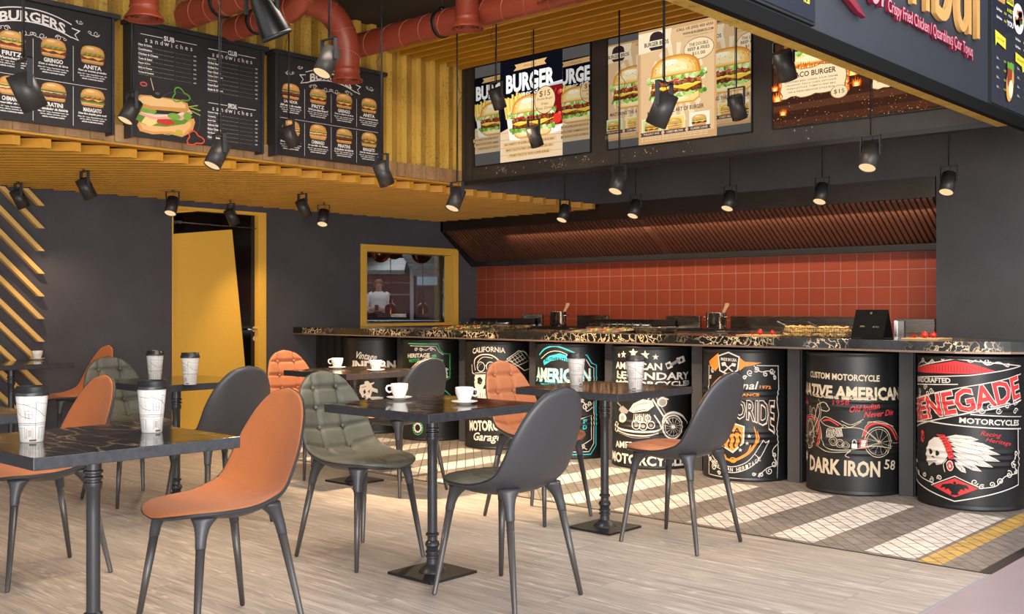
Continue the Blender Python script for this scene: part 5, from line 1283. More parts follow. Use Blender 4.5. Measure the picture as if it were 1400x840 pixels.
def poster_kraft(a, x, y, w, h, e):
    c = lambda k: C(k, e); X = lambda t: x+w*t; Y = lambda t: y+h*t; S = lambda pts: [(X(p), Y(q)) for p, q in pts]
    a.rect(x, y, x+w, y+h, c('#c79a68')); a.up(); a.rect(x+w*.03, y+h*.06, x+w*.97, y+h*.97, c('#d8b384')); a.up()
    for k in range(18):
        t = 2*PI*k/18; t2 = t+PI/18; r = .75
        a.poly([(X(.5), Y(.50)), (X(.5+.5*math.cos(t)*r*.95), Y(.50+.42*math.sin(t)*r*1.1)), (X(.5+.5*math.cos(t2)*r*.95), Y(.50+.42*math.sin(t2)*r*1.1))], c('#ead3ac'))
    a.up()
    a.poly(S([(0, .80), (.44, .82), (.42, .90), (.44, .98), (0, .98)]), c('#ecd7b4')); a.up()
    a.poly([(X(.24)+dx*w, Y(.90)+dy*h) for dx, dy in dome(0, 0, .19, .075)], c('#35262c')); a.poly(S([(.14, .845), (.34, .845), (.31, .815), (.17, .815)]), c('#35262c')); a.text('BURGER BROS', X(.24), Y(.872), w*.32, h*.038, c('#35262c'), bold=.025); a.up()
    a.text('CALL US (555) 455 6555', X(.96), Y(.945), w*.46, h*.030, c('#5a4640'), bold=.03, al='R'); a.text('WWW.BURGERBROS.COM', X(.96), Y(.905), w*.38, h*.022, c('#5a4640'), bold=.035, al='R'); a.text('123 MAIN AVENUE, SOMEWHERE, CITY', X(.96), Y(.875), w*.36, h*.014, c('#7a6250'), al='R')
    a.ell(X(.78), Y(.76), w*.19, h*.095, c('#8a6a4c')); a.poly(S([(.70, .69), (.78, .69), (.745, .625)]), c('#8a6a4c')); a.up(); a.ell(X(.78), Y(.76), w*.182, h*.089, c('#ead2a8')); a.poly(S([(.71, .69), (.77, .69), (.747, .64)]), c('#ead2a8')); a.up()
    for t, yy, ww, hh in (('THE DOUBLE', .80, .24, .028), ('BEEF & FRIES', .762, .27, .028), ('$11.00', .718, .16, .032)): a.text(t, X(.78), Y(yy), w*ww, h*hh, c('#4e3a36'), bold=.015)
    burger_lit(a, X(.50), Y(.315), w*.70, h*.42, e, 23)
    a.text('MASTERING THE ART OF BURGER', X(.50), Y(.265), w*.72, h*.036, c('#5a3e3c'), bold=.02)
    for k in range(3):
        x0 = .07+.31*k; a.poly(S([(x0, .09), (x0+.25, .09), (x0+.25, .215), (x0, .215)]), c('#f1e6cf')); a.up(); a.poly(S([(x0+.008, .095), (x0+.242, .095), (x0+.242, .207), (x0+.008, .207)]), c(['#b9d08a', '#f0cf6a', '#e9e2c8'][k])); a.up()
        burger(a, X(x0+.125), Y(.10), w*.19, h*.09, e, [1, 4, 0][k], False, 30+k)
        a.poly(S([(x0-.02, .062), (x0+.27, .062), (x0+.255, .08), (x0+.27, .098), (x0-.02, .098), (x0-.005, .08)]), c('#5a3f42')); a.up(); a.text(['THE JUICY ONE', 'CHEESY MELTING', 'CLASSIC LOVE'][k], X(x0+.125), Y(.08), w*.21, h*.018, c('#e8d2ae'), bold=.02); a.up()
    for q in range(2): a.text('ALL OUR BURGERS ARE SERVED WITH FRESH SALAD AND FRIES EVERY DAY', X(.5), Y(.042-.018*q), w*.86, h*.010, c('#f0e0c0'))
def poster_fire(a, x, y, w, h, e):
    c = lambda k: C(k, e); rn = random.Random(9); X = lambda t: x+w*t; Y = lambda t: y+h*t; S = lambda pts: [(X(p), Y(q)) for p, q in pts]
    a.rect(x, y, x+w, y+h, c('#3a2218')); a.up()
    for k in range(9): a.poly(S([(0, .12*k), (1, .12*k+.02), (1, .12*k+.08), (0, .12*k+.05)]), c(['#4a2c1e', '#553322', '#432619'][k % 3]))
    a.up()
    for k in range(650):
        t = rn.random(); q = rn.random()**1.8*.55; s = .0012+.0028*rn.random(); a.poly([(X(t)-s, Y(q)), (X(t), Y(q)-s), (X(t)+s, Y(q)+s*.3), (X(t), Y(q)+s)], c(rn.choice(['#e8792a', '#d98a3a', '#a8401c', '#8a3a20', '#c9a070', '#1d120d', '#5f2c1c', '#7a4a34'])))
    a.up()
    burger_lit(a, X(.23), Y(.46), w*.36, h*.53, e, 5)
    a.poly(S([(.09, .65), (.20, .62), (.26, .575), (.30, .635), (.40, .66), (.37, .69), (.12, .685)]), c('#ffd95a')); a.up()
    def flame(px, py, s):
        for sc, co in ((1, '#c2451a'), (.75, '#f08a2a'), (.45, '#ffe08a')):
            pts = []
            for i in range(9):
                t = i/8; pts.append((px+s*sc*(-.5+t)*1.1, py+s*sc*(.25+.9*(i % 2)*(.5+.5*rn.random())*(1-abs(2*t-1)*.6))))
            a.poly([(px-s*sc*.45, py-s*.2)]+pts+[(px+s*sc*.45, py-s*.2)], c(co)); a.up()
    for px, py, s in ((.03, .22, .07), (.06, .10, .05), (.41, .34, .08), (.43, .25, .06), (.16, .44, .06), (.34, .45, .06), (.02, .30, .05), (.05, .80, .07), (.38, .42, .05)): flame(X(px), Y(py), s)
    def parchment(x0, y0, x1, y1):
        pts = []
        for i in range(14): pts.append((x0+(x1-x0)*i/13, y0+.012*(rn.random()-.5)*2))
        for i in range(6): pts.append((x1+.008*(rn.random()-.5)*2, y0+(y1-y0)*(i+.5)/6))
        for i in range(14): pts.append((x1-(x1-x0)*i/13, y1+.012*(rn.random()-.5)*2))
        for i in range(6): pts.append((x0+.008*(rn.random()-.5)*2, y1-(y1-y0)*(i+.5)/6))
        mx = sum(p[0] for p in pts)/len(pts); my = sum(p[1] for p in pts)/len(pts)
        a.poly([(X(p), Y(q)) for p, q in pts], c('#8a5a30')); a.up(); a.poly([(X(mx+(p-mx)*.97), Y(my+(q-my)*.95)) for p, q in pts], c('#efd6ab')); a.up()
    for k in range(46):
        q = k/46; px, py = ((.07+.33*q*2, .43+.01*rn.random()) if q < .5 else ((.395, .43-.23*(q-.5)*4) if q < .75 else (.072, .20+.23*(q-.75)*4)))
        flame(X(px), Y(py), .018+.026*rn.random())
    parchment(.07, .20, .40, .43); a.text('TACO BURGER', X(.237), Y(.375), w*.225, h*.042, c('#4a2c20'), bold=.02)
    for k, t in enumerate(('SEASONED BEEF, CHEESE, SOUR CREAM,', 'CRUNCHY TACO CHIPS, KETCHUP,', 'FRESH LETTUCE, TOMATO AND BBQ', 'ON A FRESH BRIOCHE STYLE BUN')): a.text(t, X(.225), Y(.325-.026*k), w*(.27-.012*k), h*.014, c('#7a5a44'), bold=.01)
    a.ell(X(.365), Y(.20), w*.043, h*.05, c('#a8784a')); a.up(); a.ell(X(.365), Y(.20), w*.039, h*.046, c('#ead0a2')); a.up(); a.text('$15', X(.365), Y(.20), w*.052, h*.036, c('#4a2c20'), bold=.0); a.up()
    parchment(.52, .18, .85, .40)
    a.poly(S([(.545, .22), (.68, .25), (.70, .30), (.68, .33), (.56, .31), (.54, .27)]), c('#e8a53a')); a.up(); a.poly(S([(.545, .25), (.69, .28), (.69, .30), (.55, .275)]), c('#a83a24')); a.poly(S([(.55, .275), (.69, .30), (.68, .31), (.56, .29)]), c('#f5dc6a')); a.up()
    for k in range(4): a.text('GRILLED SAUSAGE, MUSTARD', X(.76), Y(.31-.025*k), w*.12, h*.013, c('#7a5a44'))
def lightbox(x0, x1, z0, z1, panels, label):
    e = thing('lit_poster', label, 'poster', (x0, YU, z0), 0, 'backlit burger posters above the counter')
    fr = MB(); d = .008
    for lo, hi in (((x0-d, YU-.016, z0-d), (x1+d, YU, z0)), ((x0-d, YU-.016, z1), (x1+d, YU, z1+d)), ((x0-d, YU-.016, z0), (x0, YU, z1)), ((x1, YU-.016, z0), (x1+d, YU, z1))): fr.box(lo, hi)
    fr.build('frame', M['black'], e, world=True)
    MB().box((x0, YU-.008, z0), (x1, YU-.001, z1)).build('lightbox', C('#6a6765', .55), e, world=True)
    for nm, art, (ax, az, aw, ah), e_, clip in panels:
        a = Art(); art(a, 0, 0, aw, ah, e_)
        fn = lambda x, y, L, ax=ax, az=az: Vector((ax+x-x0, -.0085-L, az+y-z0))
        a.build(nm, fn, e, clip=(clip[0]-ax, clip[1]-az, clip[2]-ax, clip[3]-az))
za, zb = 2.358, 3.186
lightbox(-6.176, -4.946, za, zb, [('poster', poster_dark, (-5.885, za, .664, .828), EM, (-5.885, za, -5.221, zb)),
    ('poster_repeat', poster_dark, (-6.22, za+.10, .56, .66), .62, (-6.176, za+.10, -5.887, zb-.09)), ('poster_repeat', poster_dark, (-5.36, za+.10, .56, .66), .62, (-5.219, za+.10, -4.946, zb-.09))], 'backlit burger poster with dark top and price circle, leftmost above the counter')
lightbox(-4.775, -3.571, za, zb, [('poster', poster_kraft, (-4.497, za, .659, .828), EM, (-4.497, za, -3.838, zb)),
    ('poster_repeat', poster_kraft, (-4.83, za+.06, .62, .72), .72, (-4.775, za+.06, -4.499, zb-.05)), ('poster_repeat', poster_kraft, (-4.05, za+.06, .62, .72), .72, (-3.836, za+.06, -3.571, zb-.05))], 'backlit kraft paper burger poster in the middle above the counter')
lightbox(-3.408, -2.05, za, zb, [('poster', poster_fire, (-3.408, za, 1.36, .828), EM, (-3.408, za, -2.05, zb))], 'backlit fiery burger poster partly hidden behind the sign fascia')
# paint chips on the container wall
a = Art(); rn = random.Random(12); m = mat('bare metal chip', '#a89a86', .6)
for cx, n, s in ((-5.85, 46, .30), (-5.3, 34, .22), (-5.0, 14, .2), (-4.45, 16, .25), (-3.2, 6, .15), (-4.1, 8, .3)):
    for k in range(n):
        x = cx+(rn.random()-.5)*2*s*rn.random(); z = 2.262+.075*rn.random(); r = .0015+.004*rn.random()**2
        a.ell(x, z, r*1.6, r, m, n=6, rot=rn.random()*3)
struct(a.build('trim_9', lambda x, y, L: Vector((x, YU-.0008-L, y))))
# ------------------------------------------------------------------ sign on the fascia
def text3d(s, bold, ext):
    cu = bpy.data.curves.new('t', 'FONT'); cu.body = s; cu.size = 1; cu.offset = bold; cu.extrude = ext; cu.resolution_u = 5
    o = bpy.data.objects.new('t', cu); me = bpy.data.meshes.new_from_object(o); bpy.data.objects.remove(o); return me
M['goldsign'] = mat('gold sign letter', '#c9995a', .4, nz=(30, .05)); M['redsign'] = mat('pink red sign letter', '#cf8794', .4); M['redside'] = mat('crimson letter side', '#7d1a2e', .4)
XS = -1.93
def sign_word(name, s, y0, y1, z0, z1, depth, bold, mt, parent, side=None, shear=0, slope=0):
    me = text3d(s, bold, .5); xs = [v.co.x for v in me.vertices]; ys = [v.co.y for v in me.vertices]; a, b, c_, d = min(xs), max(xs), min(ys), max(ys)
    pl = parent_loc(parent)
    for v in me.vertices:
        t = (v.co.x-a)/(b-a); q = (v.co.y-c_)/(d-c_); zz = z0+(z1-z0)*q; yy = y0+(y1-y0)*t+shear*(zz-z0)
        v.co = Vector((XS+.006+(.5+v.co.z)*depth, yy, zz+slope*t))-pl
    me.materials.clear(); me.materials.append(mt)
    if side:
        me.materials.append(side); me.update()
        for p in me.polygons: p.material_index = 0 if p.normal.x > .7 else 1
    o = bpy.data.objects.new(name, me); COL.objects.link(o); o.parent = parent; return o
e = thing('sign_letters', 'gold capital-height sign letters on the dark fascia, cut by the top edge', 'sign', (XS, 4.9, 2.58))
ya = on_x(1251, 10, XS)[1]; yb = on_x(1334, 50, XS)[1]
sign_word('gold_letters', 'nbul', ya-.10, yb-.02, 2.575, 3.10, .022, -.005, M['goldsign'], e)
e = thing('sign_letters', 'crimson script letters left of the gold sign letters, cut by the top edge', 'sign', (XS, 4.2, 2.42))
yk = on_x(1176, 10, XS)[1]; yr = on_x(1199, 10, XS)[1]
sign_word('script_letters', 'er', yk+.03, yr+.05, 2.487, 2.70, .025, .0, M['redsign'], e, M['redside'], .12)
y0, z0 = on_x(1175, 26, XS)[1:]; y1, z1 = on_x(1150, -6, XS)[1:]
m = MB(); d = Vector((y1-y0, z1-z0)); n = Vector((-d.y, d.x)).normalized()
m.prism([(y0, z0), (y0+d.x*.4+n.x*.016, z0+d.y*.4+n.y*.016), (y0+d.x*1.6+n.x*.02, z0+d.y*1.6+n.y*.02), (y0+d.x*1.6-n.x*.018, z0+d.y*1.6-n.y*.018), (y0+d.x*.5-n.x*.014, z0+d.y*.5-n.y*.014)], 0, XS+.006, XS+.03)
m.build('swoosh', M['redside'], e, world=True)
e = thing('sign_letters', 'small crimson tagline letters below the gold sign letters', 'sign', (XS, 4.6, 2.48))
yt = on_x(1208, 5, XS)[1]; yu = on_x(1324, 68, XS)[1]
sign_word('tagline', 'Crispy Fried Chicken / Qızardılmış Çıtır Toyuq', yt, yu, 2.472, 2.548, .016, .01, M['redsign'], e, M['redside'], .0, -.015)
# menu posters on the fascia
M['poster_glass'] = mat('dark acrylic poster', '#2f323c', .08, spec=.6)
def fascia_poster(y0, y1, z0, z1, label, fill):
    e = thing('fascia_poster', label, 'poster', (XS, y0, z0), 0, 'menu posters on the sign fascia')
    MB().box((XS, y0-.012, z0-.012), (XS+.016, y1+.012, z1+.012)).build('frame', M['black'], e, world=True)
    MB().box((XS+.016, y0, z0), (XS+.020, y1, z1)).build('panel', M['poster_glass'], e, world=True)
    a = Art(); fill(a, y1-y0, z1-z0); a.build('print', lambda x, y, L: Vector((.0208+L, x, y)), e)
def fill_right(a, W, Hh):
    w = C('#e6e4e0'); yl = C('#d9d23a'); a.up()
    burger(a, W*.16, Hh*.66, W*.22, Hh*.20, None, 1, True, 44)
    a.ell(W*.53, Hh*.62, W*.12, Hh*.10, C('#e9e6e0')); a.up(); rn = random.Random(2)
    for k in range(16): a.ell(W*(.46+.14*rn.random()), Hh*(.57+.10*rn.random()), W*.028, Hh*.02, C(rn.choice(['#a8512a', '#c2703a', '#8a3a20', '#6d8a30'])), n=8)
    a.up()
    a.text('Special', W*.34, Hh*.76, W*.17, .03, w, bold=.02, shear=.2); a.rect(W*.27, Hh*.675, W*.42, Hh*.725, yl); a.up(); a.text('BURGER', W*.345, Hh*.70, W*.13, .022, C('#2f323c'), bold=.03)
    a.text('& BEST', W*.345, Hh*.635, W*.13, .02, yl, bold=.02); a.text('FOR', W*.345, Hh*.60, W*.07, .016, w); a.text('YOU', W*.345, Hh*.55, W*.14, .032, w, bold=.04)
    for k in range(2):
        a.text('Deli Name', W*.06, Hh*(.60-.05*k), None, .015, w, bold=.02, al='L'); a.text('10.20', W*.24, Hh*(.60-.05*k), None, .014, yl, bold=.02); a.text('Deli Name', W*.46, Hh*(.48-.05*k), None, .015, w, bold=.02, al='L'); a.text('10.20', W*.66, Hh*(.48-.05*k), None, .014, yl, bold=.02)
    a.poly([(W*.03, Hh*.46), (W*.25, Hh*.44), (W*.25, Hh*.37), (W*.07, Hh*.39), (W*.04, Hh*.36)], yl); a.poly([(W*.46, Hh*.39), (W*.72, Hh*.37), (W*.72, Hh*.31), (W*.62, Hh*.28), (W*.60, Hh*.315), (W*.46, Hh*.33)], yl); a.up(); a.text('Hot Dogs', W*.14, Hh*.415, W*.15, .016, C('#4a4a30'), shear=.2); a.text('Burgers', W*.58, Hh*.35, W*.15, .016, C('#4a4a30'), shear=.2)
    for k in range(4):
        for x in (.06, .50): a.text('Deli.....', W*x, Hh*(.29-.06*k), None, .013, w, al='L'); a.text('10.20', W*(x+.17), Hh*(.29-.06*k), None, .012, yl)
    a.up(); a.ell(W*.34, Hh*.17, W*.075, Hh*.13, C('#d99a4a'), rot=-.3); a.up(); a.ell(W*.33, Hh*.22, W*.05, Hh*.085, C('#8a3a20'), rot=-.3); a.up(); a.poly(wav(W*.28, W*.42, Hh*.28, .012, 9, 3, .03), C('#5f9a34')); a.up(); a.ell(W*.35, Hh*.13, W*.045, Hh*.06, C('#f0dfb8'), rot=-.2)
def fill_left(a, W, Hh):
    w = C('#e6e4e0'); yl = C('#d9d23a'); a.up()
    for k in range(8): a.text('Deli Name .......', W-.23, .075+.05*k, .13, .016, w, bold=.015, al='L'); a.text('10.20', W-.07, .070+.05*k, .05, .02, yl, bold=.02)
fascia_poster(5.945, 6.75, 2.285, 3.15, 'dark menu poster with burger and yellow tags at the right end of the fascia', fill_right)
fascia_poster(2.9, 3.86, 2.30, 3.15, 'dark menu poster on the fascia cut by the top edge, left of the crimson letters', fill_left)
# ------------------------------------------------------------------ printed oil drums in front of the counter
RB = .296; YC = 6.50
def rib(z):
    d = 0
    for c in (.30, .585):
        for o in (-.036, 0, .036): d += .0065*math.exp(-((z-c-o)/.009)**2)
    return d
M['drum'] = mat('black drum paint', '#141415', .42, spec=.45, nz=(5, .2))
def drum_body():
    pr = [(0, .012), (RB-.012, .012), (RB-.01, 0), (RB+.001, 0), (RB+.004, .006), (RB+.003, .016), (RB-.001, .022)]
    z = .03
    while z < .86: pr.append((RB+rib(z), z)); z += .006
    pr += [(RB-.001, .868), (RB+.003, .874), (RB+.004, .884), (RB, .89), (RB-.008, .889), (RB-.01, .878), (0, .878)]
    m = MB(); m.smooth = True; m.lathe(pr, 72); return m
drum_me = drum_body().mesh('drum_body', M['drum'])
DR = {}
class Drum:
    def __init__(s, x, label, ox, oy, k):
        s.x = x; s.e = thing('oil_drum', label, 'barrel', (x, YC, 0), 0, 'printed oil drums under the counter')
        o = bpy.data.objects.new('drum_body', drum_me); COL.objects.link(o); o.parent = s.e
        s.D = -ST*x+CT*YC; s.uc = 700+F*(CT*x+ST*YC)/s.D; s.hw = RB/s.D*F*1.0; s.beta = math.atan2(-x, YC)
        s.a = Art(); s.a.dl = .0003; s.ox, s.oy, s.k = ox, oy, k
    def P(s, x, y):
        u = s.ox+x/s.k; v = s.oy+y/s.k; q = (u-s.uc)/s.hw; aq = abs(q)
        f = math.asin(aq) if aq < .95 else math.asin(.95)+(aq-.95)*1.9
        sv = RB*f*(1 if q > 0 else -1); Df = s.D-RB*math.cos(min(f, 1.5))
        return (sv, H-(v-420)*Df/F)
    def px(s, n): return n/s.k*(s.D-RB*.9)/F
    def L(s, pts, w, m, **k): s.a.strip([s.P(*p) for p in pts], s.px(w), m, **k); return s
    def S(s, pts, w, m, n=5, **k):
        s.a.strip([s.P(p[0], p[1]) for p in catmull([(x, y, 0) for x, y in pts], n)], s.px(w), m, **k); return s
    def G(s, pts, m): s.a.poly([s.P(*p) for p in pts], m); return s
    def up(s): s.a.up(); return s
    def T(s, t, x0, y0, x1, y1, h, m, bold=.03, **k):
        p = s.P(x0, y0); q = s.P(x1, y1); w = math.hypot(q[0]-p[0], q[1]-p[1]); r = math.atan2(q[1]-p[1], q[0]-p[0])
        s.a.text(t, (p[0]+q[0])/2, (p[1]+q[1])/2, w, s.px(h), m, bold=bold, rot=r, **k); return s
    def O(s, x, y, r, m, ring=None, ry=None, **k):
        c = s.P(x, y); R = s.px(r); ry_ = s.px(ry) if ry else R
        if ring: s.a.ring(c[0], c[1], R, s.px(ring), m, ry=ry_, **k)
        else: s.a.ell(c[0], c[1], R, ry_, m, **k)
        return s
    def star(s, x, y, r, m): c = s.P(x, y); s.a.star(c[0], c[1], s.px(r), m); return s
    def curl(s, x, y, r, m, w, a0=0, d=1, turns=1.3): c = s.P(x, y); s.a.spiral(c[0], c[1], s.px(r), m, s.px(w), a0, turns, d); return s
    def done(s):
        R = RB; b = s.beta
        def fn(x, y, L):
            f = x/R+b; r = R+rib(y)+.0006+L; return Vector((r*math.sin(f), -r*math.cos(f), y))
        xs = [p[0] for p in s.a.v]; cut = []
        t = min(xs)
        while t < max(xs): cut.append(('x', t)); t += .018
        for c in (.30, .585):
            z = c-.062
            while z < c+.063: cut.append(('y', z)); z += .0065
        s.a.build('printed_artwork', fn, s.e, cut=cut)
cr, tan_, rd, gn, cy, og, gy = C('#cdc3b8'), C('#bfae92'), C('#c42f30'), C('#2f9c58'), C('#2fb2c6'), C('#d9842f'), C('#8f8882'); bk = M['drum']
# --- red and white print at the right end
d = Drum(-2.215, 'black drum with red and white slanted lettering and feathered skull, rightmost of the row', 1180, 430, 3)
d.L([(225, 225), (385, 185), (622, 208)], 4, cr); d.S([(240, 215), (262, 195), (280, 205), (300, 190)], 4, cr); d.curl(262, 195, 13, cr, 4); d.curl(300, 195, 10, cr, 4, d=-1); d.curl(340, 186, 9, cr, 4)
d.S([(420, 180), (440, 198), (470, 185), (500, 208), (540, 195), (570, 212)], 4, cr); d.curl(500, 193, 13, cr, 4, d=-1); d.curl(575, 208, 9, cr, 4); d.curl(432, 184, 9, cr, 4)
d.G([(235, 240), (235, 222), (300, 210), (385, 193), (450, 205), (540, 235), (430, 246)], rd).up()
for i in range(22): d.L([(250+i*11, 238+.2*i), (250+i*11, 214-(abs(i-12)-12)*-.2)], 1.5, bk)
d.L([(225, 262), (440, 252), (622, 208)], 4, cr)
d.T('HANDCRAFTED', 228, 272, 368, 275, 22, cr); d.L([(228, 292), (395, 290)], 4, cr)
for i, (x, y) in enumerate(((250, 318), (272, 305), (296, 318), (250, 345), (282, 330))): d.curl(x, y, 13, cr, 4, d=1 if i % 2 else -1)
d.L([(225, 355), (420, 300), (622, 240)], 4, cr).up()
d.G([(225, 362), (622, 246), (622, 340), (225, 470)], bk).up()
d.T('RENEGADE', 224, 405, 616, 290, 104, cr, bold=.055).up(); d.T('RENEGADE', 226, 405, 614, 290, 96, rd, bold=.025).up()
d.L([(222, 470), (430, 408), (622, 345)], 5, cr); d.L([(222, 448), (290, 447), (622, 461)], 5, cr); d.L([(440, 412), (622, 412)], 4, cr)
for i, (x, y) in enumerate(((480, 395), (510, 380), (540, 393), (572, 372), (598, 355), (600, 392))): d.curl(x, y, 14, cr, 4, d=1 if i % 2 else -1)
d.T('MOTORCYCLES', 400, 437, 614, 438, 24, cr)
d.O(262, 510, 17, rd, ry=26).up(); d.T('76', 250, 510, 274, 512, 30, bk, bold=.02).up()
d.T('Racing', 478, 490, 548, 497, 24, rd, bold=.005, shear=.4); d.T('Heritage', 496, 515, 585, 528, 22, rd, bold=.005, shear=.4)
# feathered skull
for i, (x1, y1, x0, y0, w) in enumerate(((470, 515, 350, 510, 13), (525, 548, 352, 520, 15), (545, 572, 356, 535, 15), (545, 600, 362, 552, 16), (520, 625, 368, 572, 15), (480, 645, 378, 592, 13), (425, 655, 385, 610, 11))):
    dx, dy = x1-x0, y1-y0; l = math.hypot(dx, dy); nx, ny = -dy/l*w, dx/l*w
    d.G([(x0, y0), (x0+dx*.3+nx, y0+dy*.3+ny), (x0+dx*.75+nx*.9, y0+dy*.75+ny*.9), (x1, y1), (x0+dx*.75-nx*.8, y0+dy*.75-ny*.8), (x0+dx*.3-nx, y0+dy*.3-ny)], cr).up()
    d.L([(x0, y0), (x1-dx*.08, y1-dy*.08)], 2.5, gy); d.L([(x0+dx*.6, y0+dy*.6), (x0+dx*.72+nx*.7, y0+dy*.72+ny*.7)], 1.5, bk).up()
d.G([(290, 530), (310, 512), (335, 512), (352, 540), (360, 590), (340, 622), (318, 628), (312, 615), (290, 632), (284, 610), (280, 575)], cr).up()
d.O(298, 572, 9, bk, ry=12); d.O(322, 578, 9, bk, ry=11); d.G([(300, 594), (308, 588), (312, 600)], bk); 
for i in range(5): d.L([(288+7*i, 612), (288+7*i, 626)], 2, bk)
d.L([(286, 612), (322, 610)], 2, bk).up()
d.G([(318, 500), (348, 500), (372, 540), (384, 600), (366, 604), (352, 560), (338, 525)], rd).up()
for i in range(9): d.L([(324+6*i, 508+11*i), (346+4.5*i, 502+11*i)], 2, bk)
d.O(368, 628, 18, bk, ry=28).up(); d.O(368, 628, 14, cr, ry=22).up(); d.O(368, 628, 11, rd, ry=18).up(); d.O(368, 628, 5, cr, ry=8).up()
d.S([(350, 655), (345, 625), (358, 600)], 3, cr)
# side scrolls, lower V frame and red diamond
d.L([(607, 462), (608, 688), (385, 774), (236, 690), (226, 600)], 5, cr)
for i, (x, y, r) in enumerate(((598, 560, 11), (590, 610, 15), (575, 650, 17), (600, 635, 11), (545, 680, 14), (515, 695, 12), (455, 690, 14), (480, 708, 11), (300, 690, 13), (275, 668, 12), (330, 680, 12), (250, 660, 11), (242, 610, 10))): d.curl(x, y, r, cr, 4, a0=i, d=1 if i % 2 else -1)
d.S([(605, 560), (588, 600), (600, 640), (560, 660), (530, 700), (470, 715)], 4, cr); d.S([(236, 640), (262, 680), (310, 705)], 4, cr)
d.G([(300, 712), (385, 668), (475, 712), (385, 765)], bk).up(); d.L([(300, 712), (385, 670), (475, 712)], 4, cr).up(); d.G([(307, 714), (385, 678), (468, 716), (385, 757)], rd).up()
for s in (-1, 1):
    d.G([(385, 705), (385+s*14, 700), (385+s*44, 706), (385+s*52, 722), (385+s*34, 717), (385+s*36, 728), (385+s*22, 722), (385+s*14, 735), (385, 738)], bk)
d.O(385, 698, 6, bk); d.G([(375, 735), (395, 735), (400, 748), (370, 748)], bk)
d.done()
# --- tan motorcycle print
d = Drum(-2.945, 'black drum with tan lettering and a red fendered motorcycle, second from the right', 950, 420, 3)
d.T('CUSTOM MOTORCYCLE', 484, 278, 748, 292, 27, tan_); d.T('NATIVE AMERICAN', 452, 335, 822, 350, 54, tan_, bold=.04); d.T('CLASSIC LEGEND', 502, 366, 722, 376, 14, tan_, bold=.04)
d.T('1958', 574, 395, 635, 393, 18, rd, bold=.0, shear=.2); d.T('Old Indian', 636, 422, 748, 402, 26, rd, bold=.01, shear=.4); d.T('Never Die', 692, 442, 800, 426, 24, rd, bold=.01, shear=.4); d.T('No', 460, 385, 478, 400, 20, rd, bold=.02)
w = 3.0
# wheels
for (x, y, rx, ry) in ((483, 525, 34, 62), (745, 552, 60, 62)):
    d.O(x, y, rx, tan_, ring=w, ry=ry); d.O(x, y, rx*.85, tan_, ring=1.8, ry=ry*.86); d.O(x, y, 6, tan_, ring=2)
    for i in range(6):
        t = PI*i/6+.3; d.L([(x-rx*.83*math.cos(t), y-ry*.83*math.sin(t)), (x+rx*.83*math.cos(t), y+ry*.83*math.sin(t))], 1, tan_)
d.S([(452, 520), (462, 470), (490, 455), (512, 480), (520, 530), (512, 575)], 8, rd).up(); d.S([(448, 522), (460, 462), (490, 446), (517, 474), (527, 530), (517, 580)], 2, tan_); d.S([(458, 520), (467, 480), (490, 464), (506, 486), (512, 530)], 1.6, tan_)
d.S([(690, 530), (705, 490), (745, 475), (790, 495), (812, 540)], 9, rd).up(); d.S([(682, 535), (700, 484), (745, 466), (796, 488), (820, 545), (795, 552)], 2, tan_); d.S([(705, 480), (710, 470), (770, 476), (800, 485)], 2.4, tan_)
d.S([(515, 400), (522, 440), (500, 500), (484, 525)], 3, tan_); d.S([(520, 380), (528, 430), (512, 520)], 2, tan_); d.S([(500, 470), (515, 410), (540, 395), (560, 420), (548, 432), (525, 425)], 3, tan_); d.O(498, 440, 14, tan_, ring=2.5, ry=22); d.O(484, 425, 8, tan_, ring=2, ry=14)
d.S([(525, 470), (545, 455), (580, 470), (612, 492), (590, 500), (545, 490), (525, 470)], 2.5, tan_); d.S([(535, 472), (560, 468), (595, 490)], 6, rd).up()
d.S([(605, 470), (640, 485), (672, 470), (688, 460)], 2.5, tan_); d.S([(612, 485), (640, 495), (680, 470)], 2.5, tan_); d.G([(630, 480), (672, 464), (684, 461), (660, 484), (638, 490)], bk)
d.S([(600, 500), (680, 500), (745, 552)], 2.5, tan_); d.S([(525, 500), (545, 580), (620, 590), (690, 575), (745, 555)], 2.8, tan_); d.S([(510, 575), (560, 600), (640, 595)], 2, tan_)
for x, y, r in ((565, 520, 20), (592, 518, 17), (575, 555, 17), (600, 563, 16), (622, 570, 14)): d.O(x, y, r, tan_, ring=2); d.O(x, y, r*.55, tan_, ring=1.5)
for i in range(5): d.L([(552+6*i, 505), (548+6*i, 540)], 2.5, cr); d.L([(585+5*i, 503), (590+5*i, 535)], 2.5, cr)
d.G([(644, 562), (664, 562), (664, 582), (644, 582)], cr); d.O(654, 560, 8, cr, ring=2.5, ry=14); d.G([(674, 545), (700, 540), (696, 580), (672, 582)], rd).up(); d.G([(680, 548), (697, 546), (694, 572), (678, 574)], cr)
d.S([(640, 590), (620, 612), (635, 620)], 3, tan_); d.S([(690, 575), (735, 568), (790, 575)], 2.5, tan_)
d.T('DARK IRON', 483, 645, 750, 662, 66, tan_, bold=.035); d.T('58', 766, 640, 806, 643, 40, tan_, bold=.01); d.T('#', 457, 615, 474, 620, 40, tan_, bold=.03)
d.done()
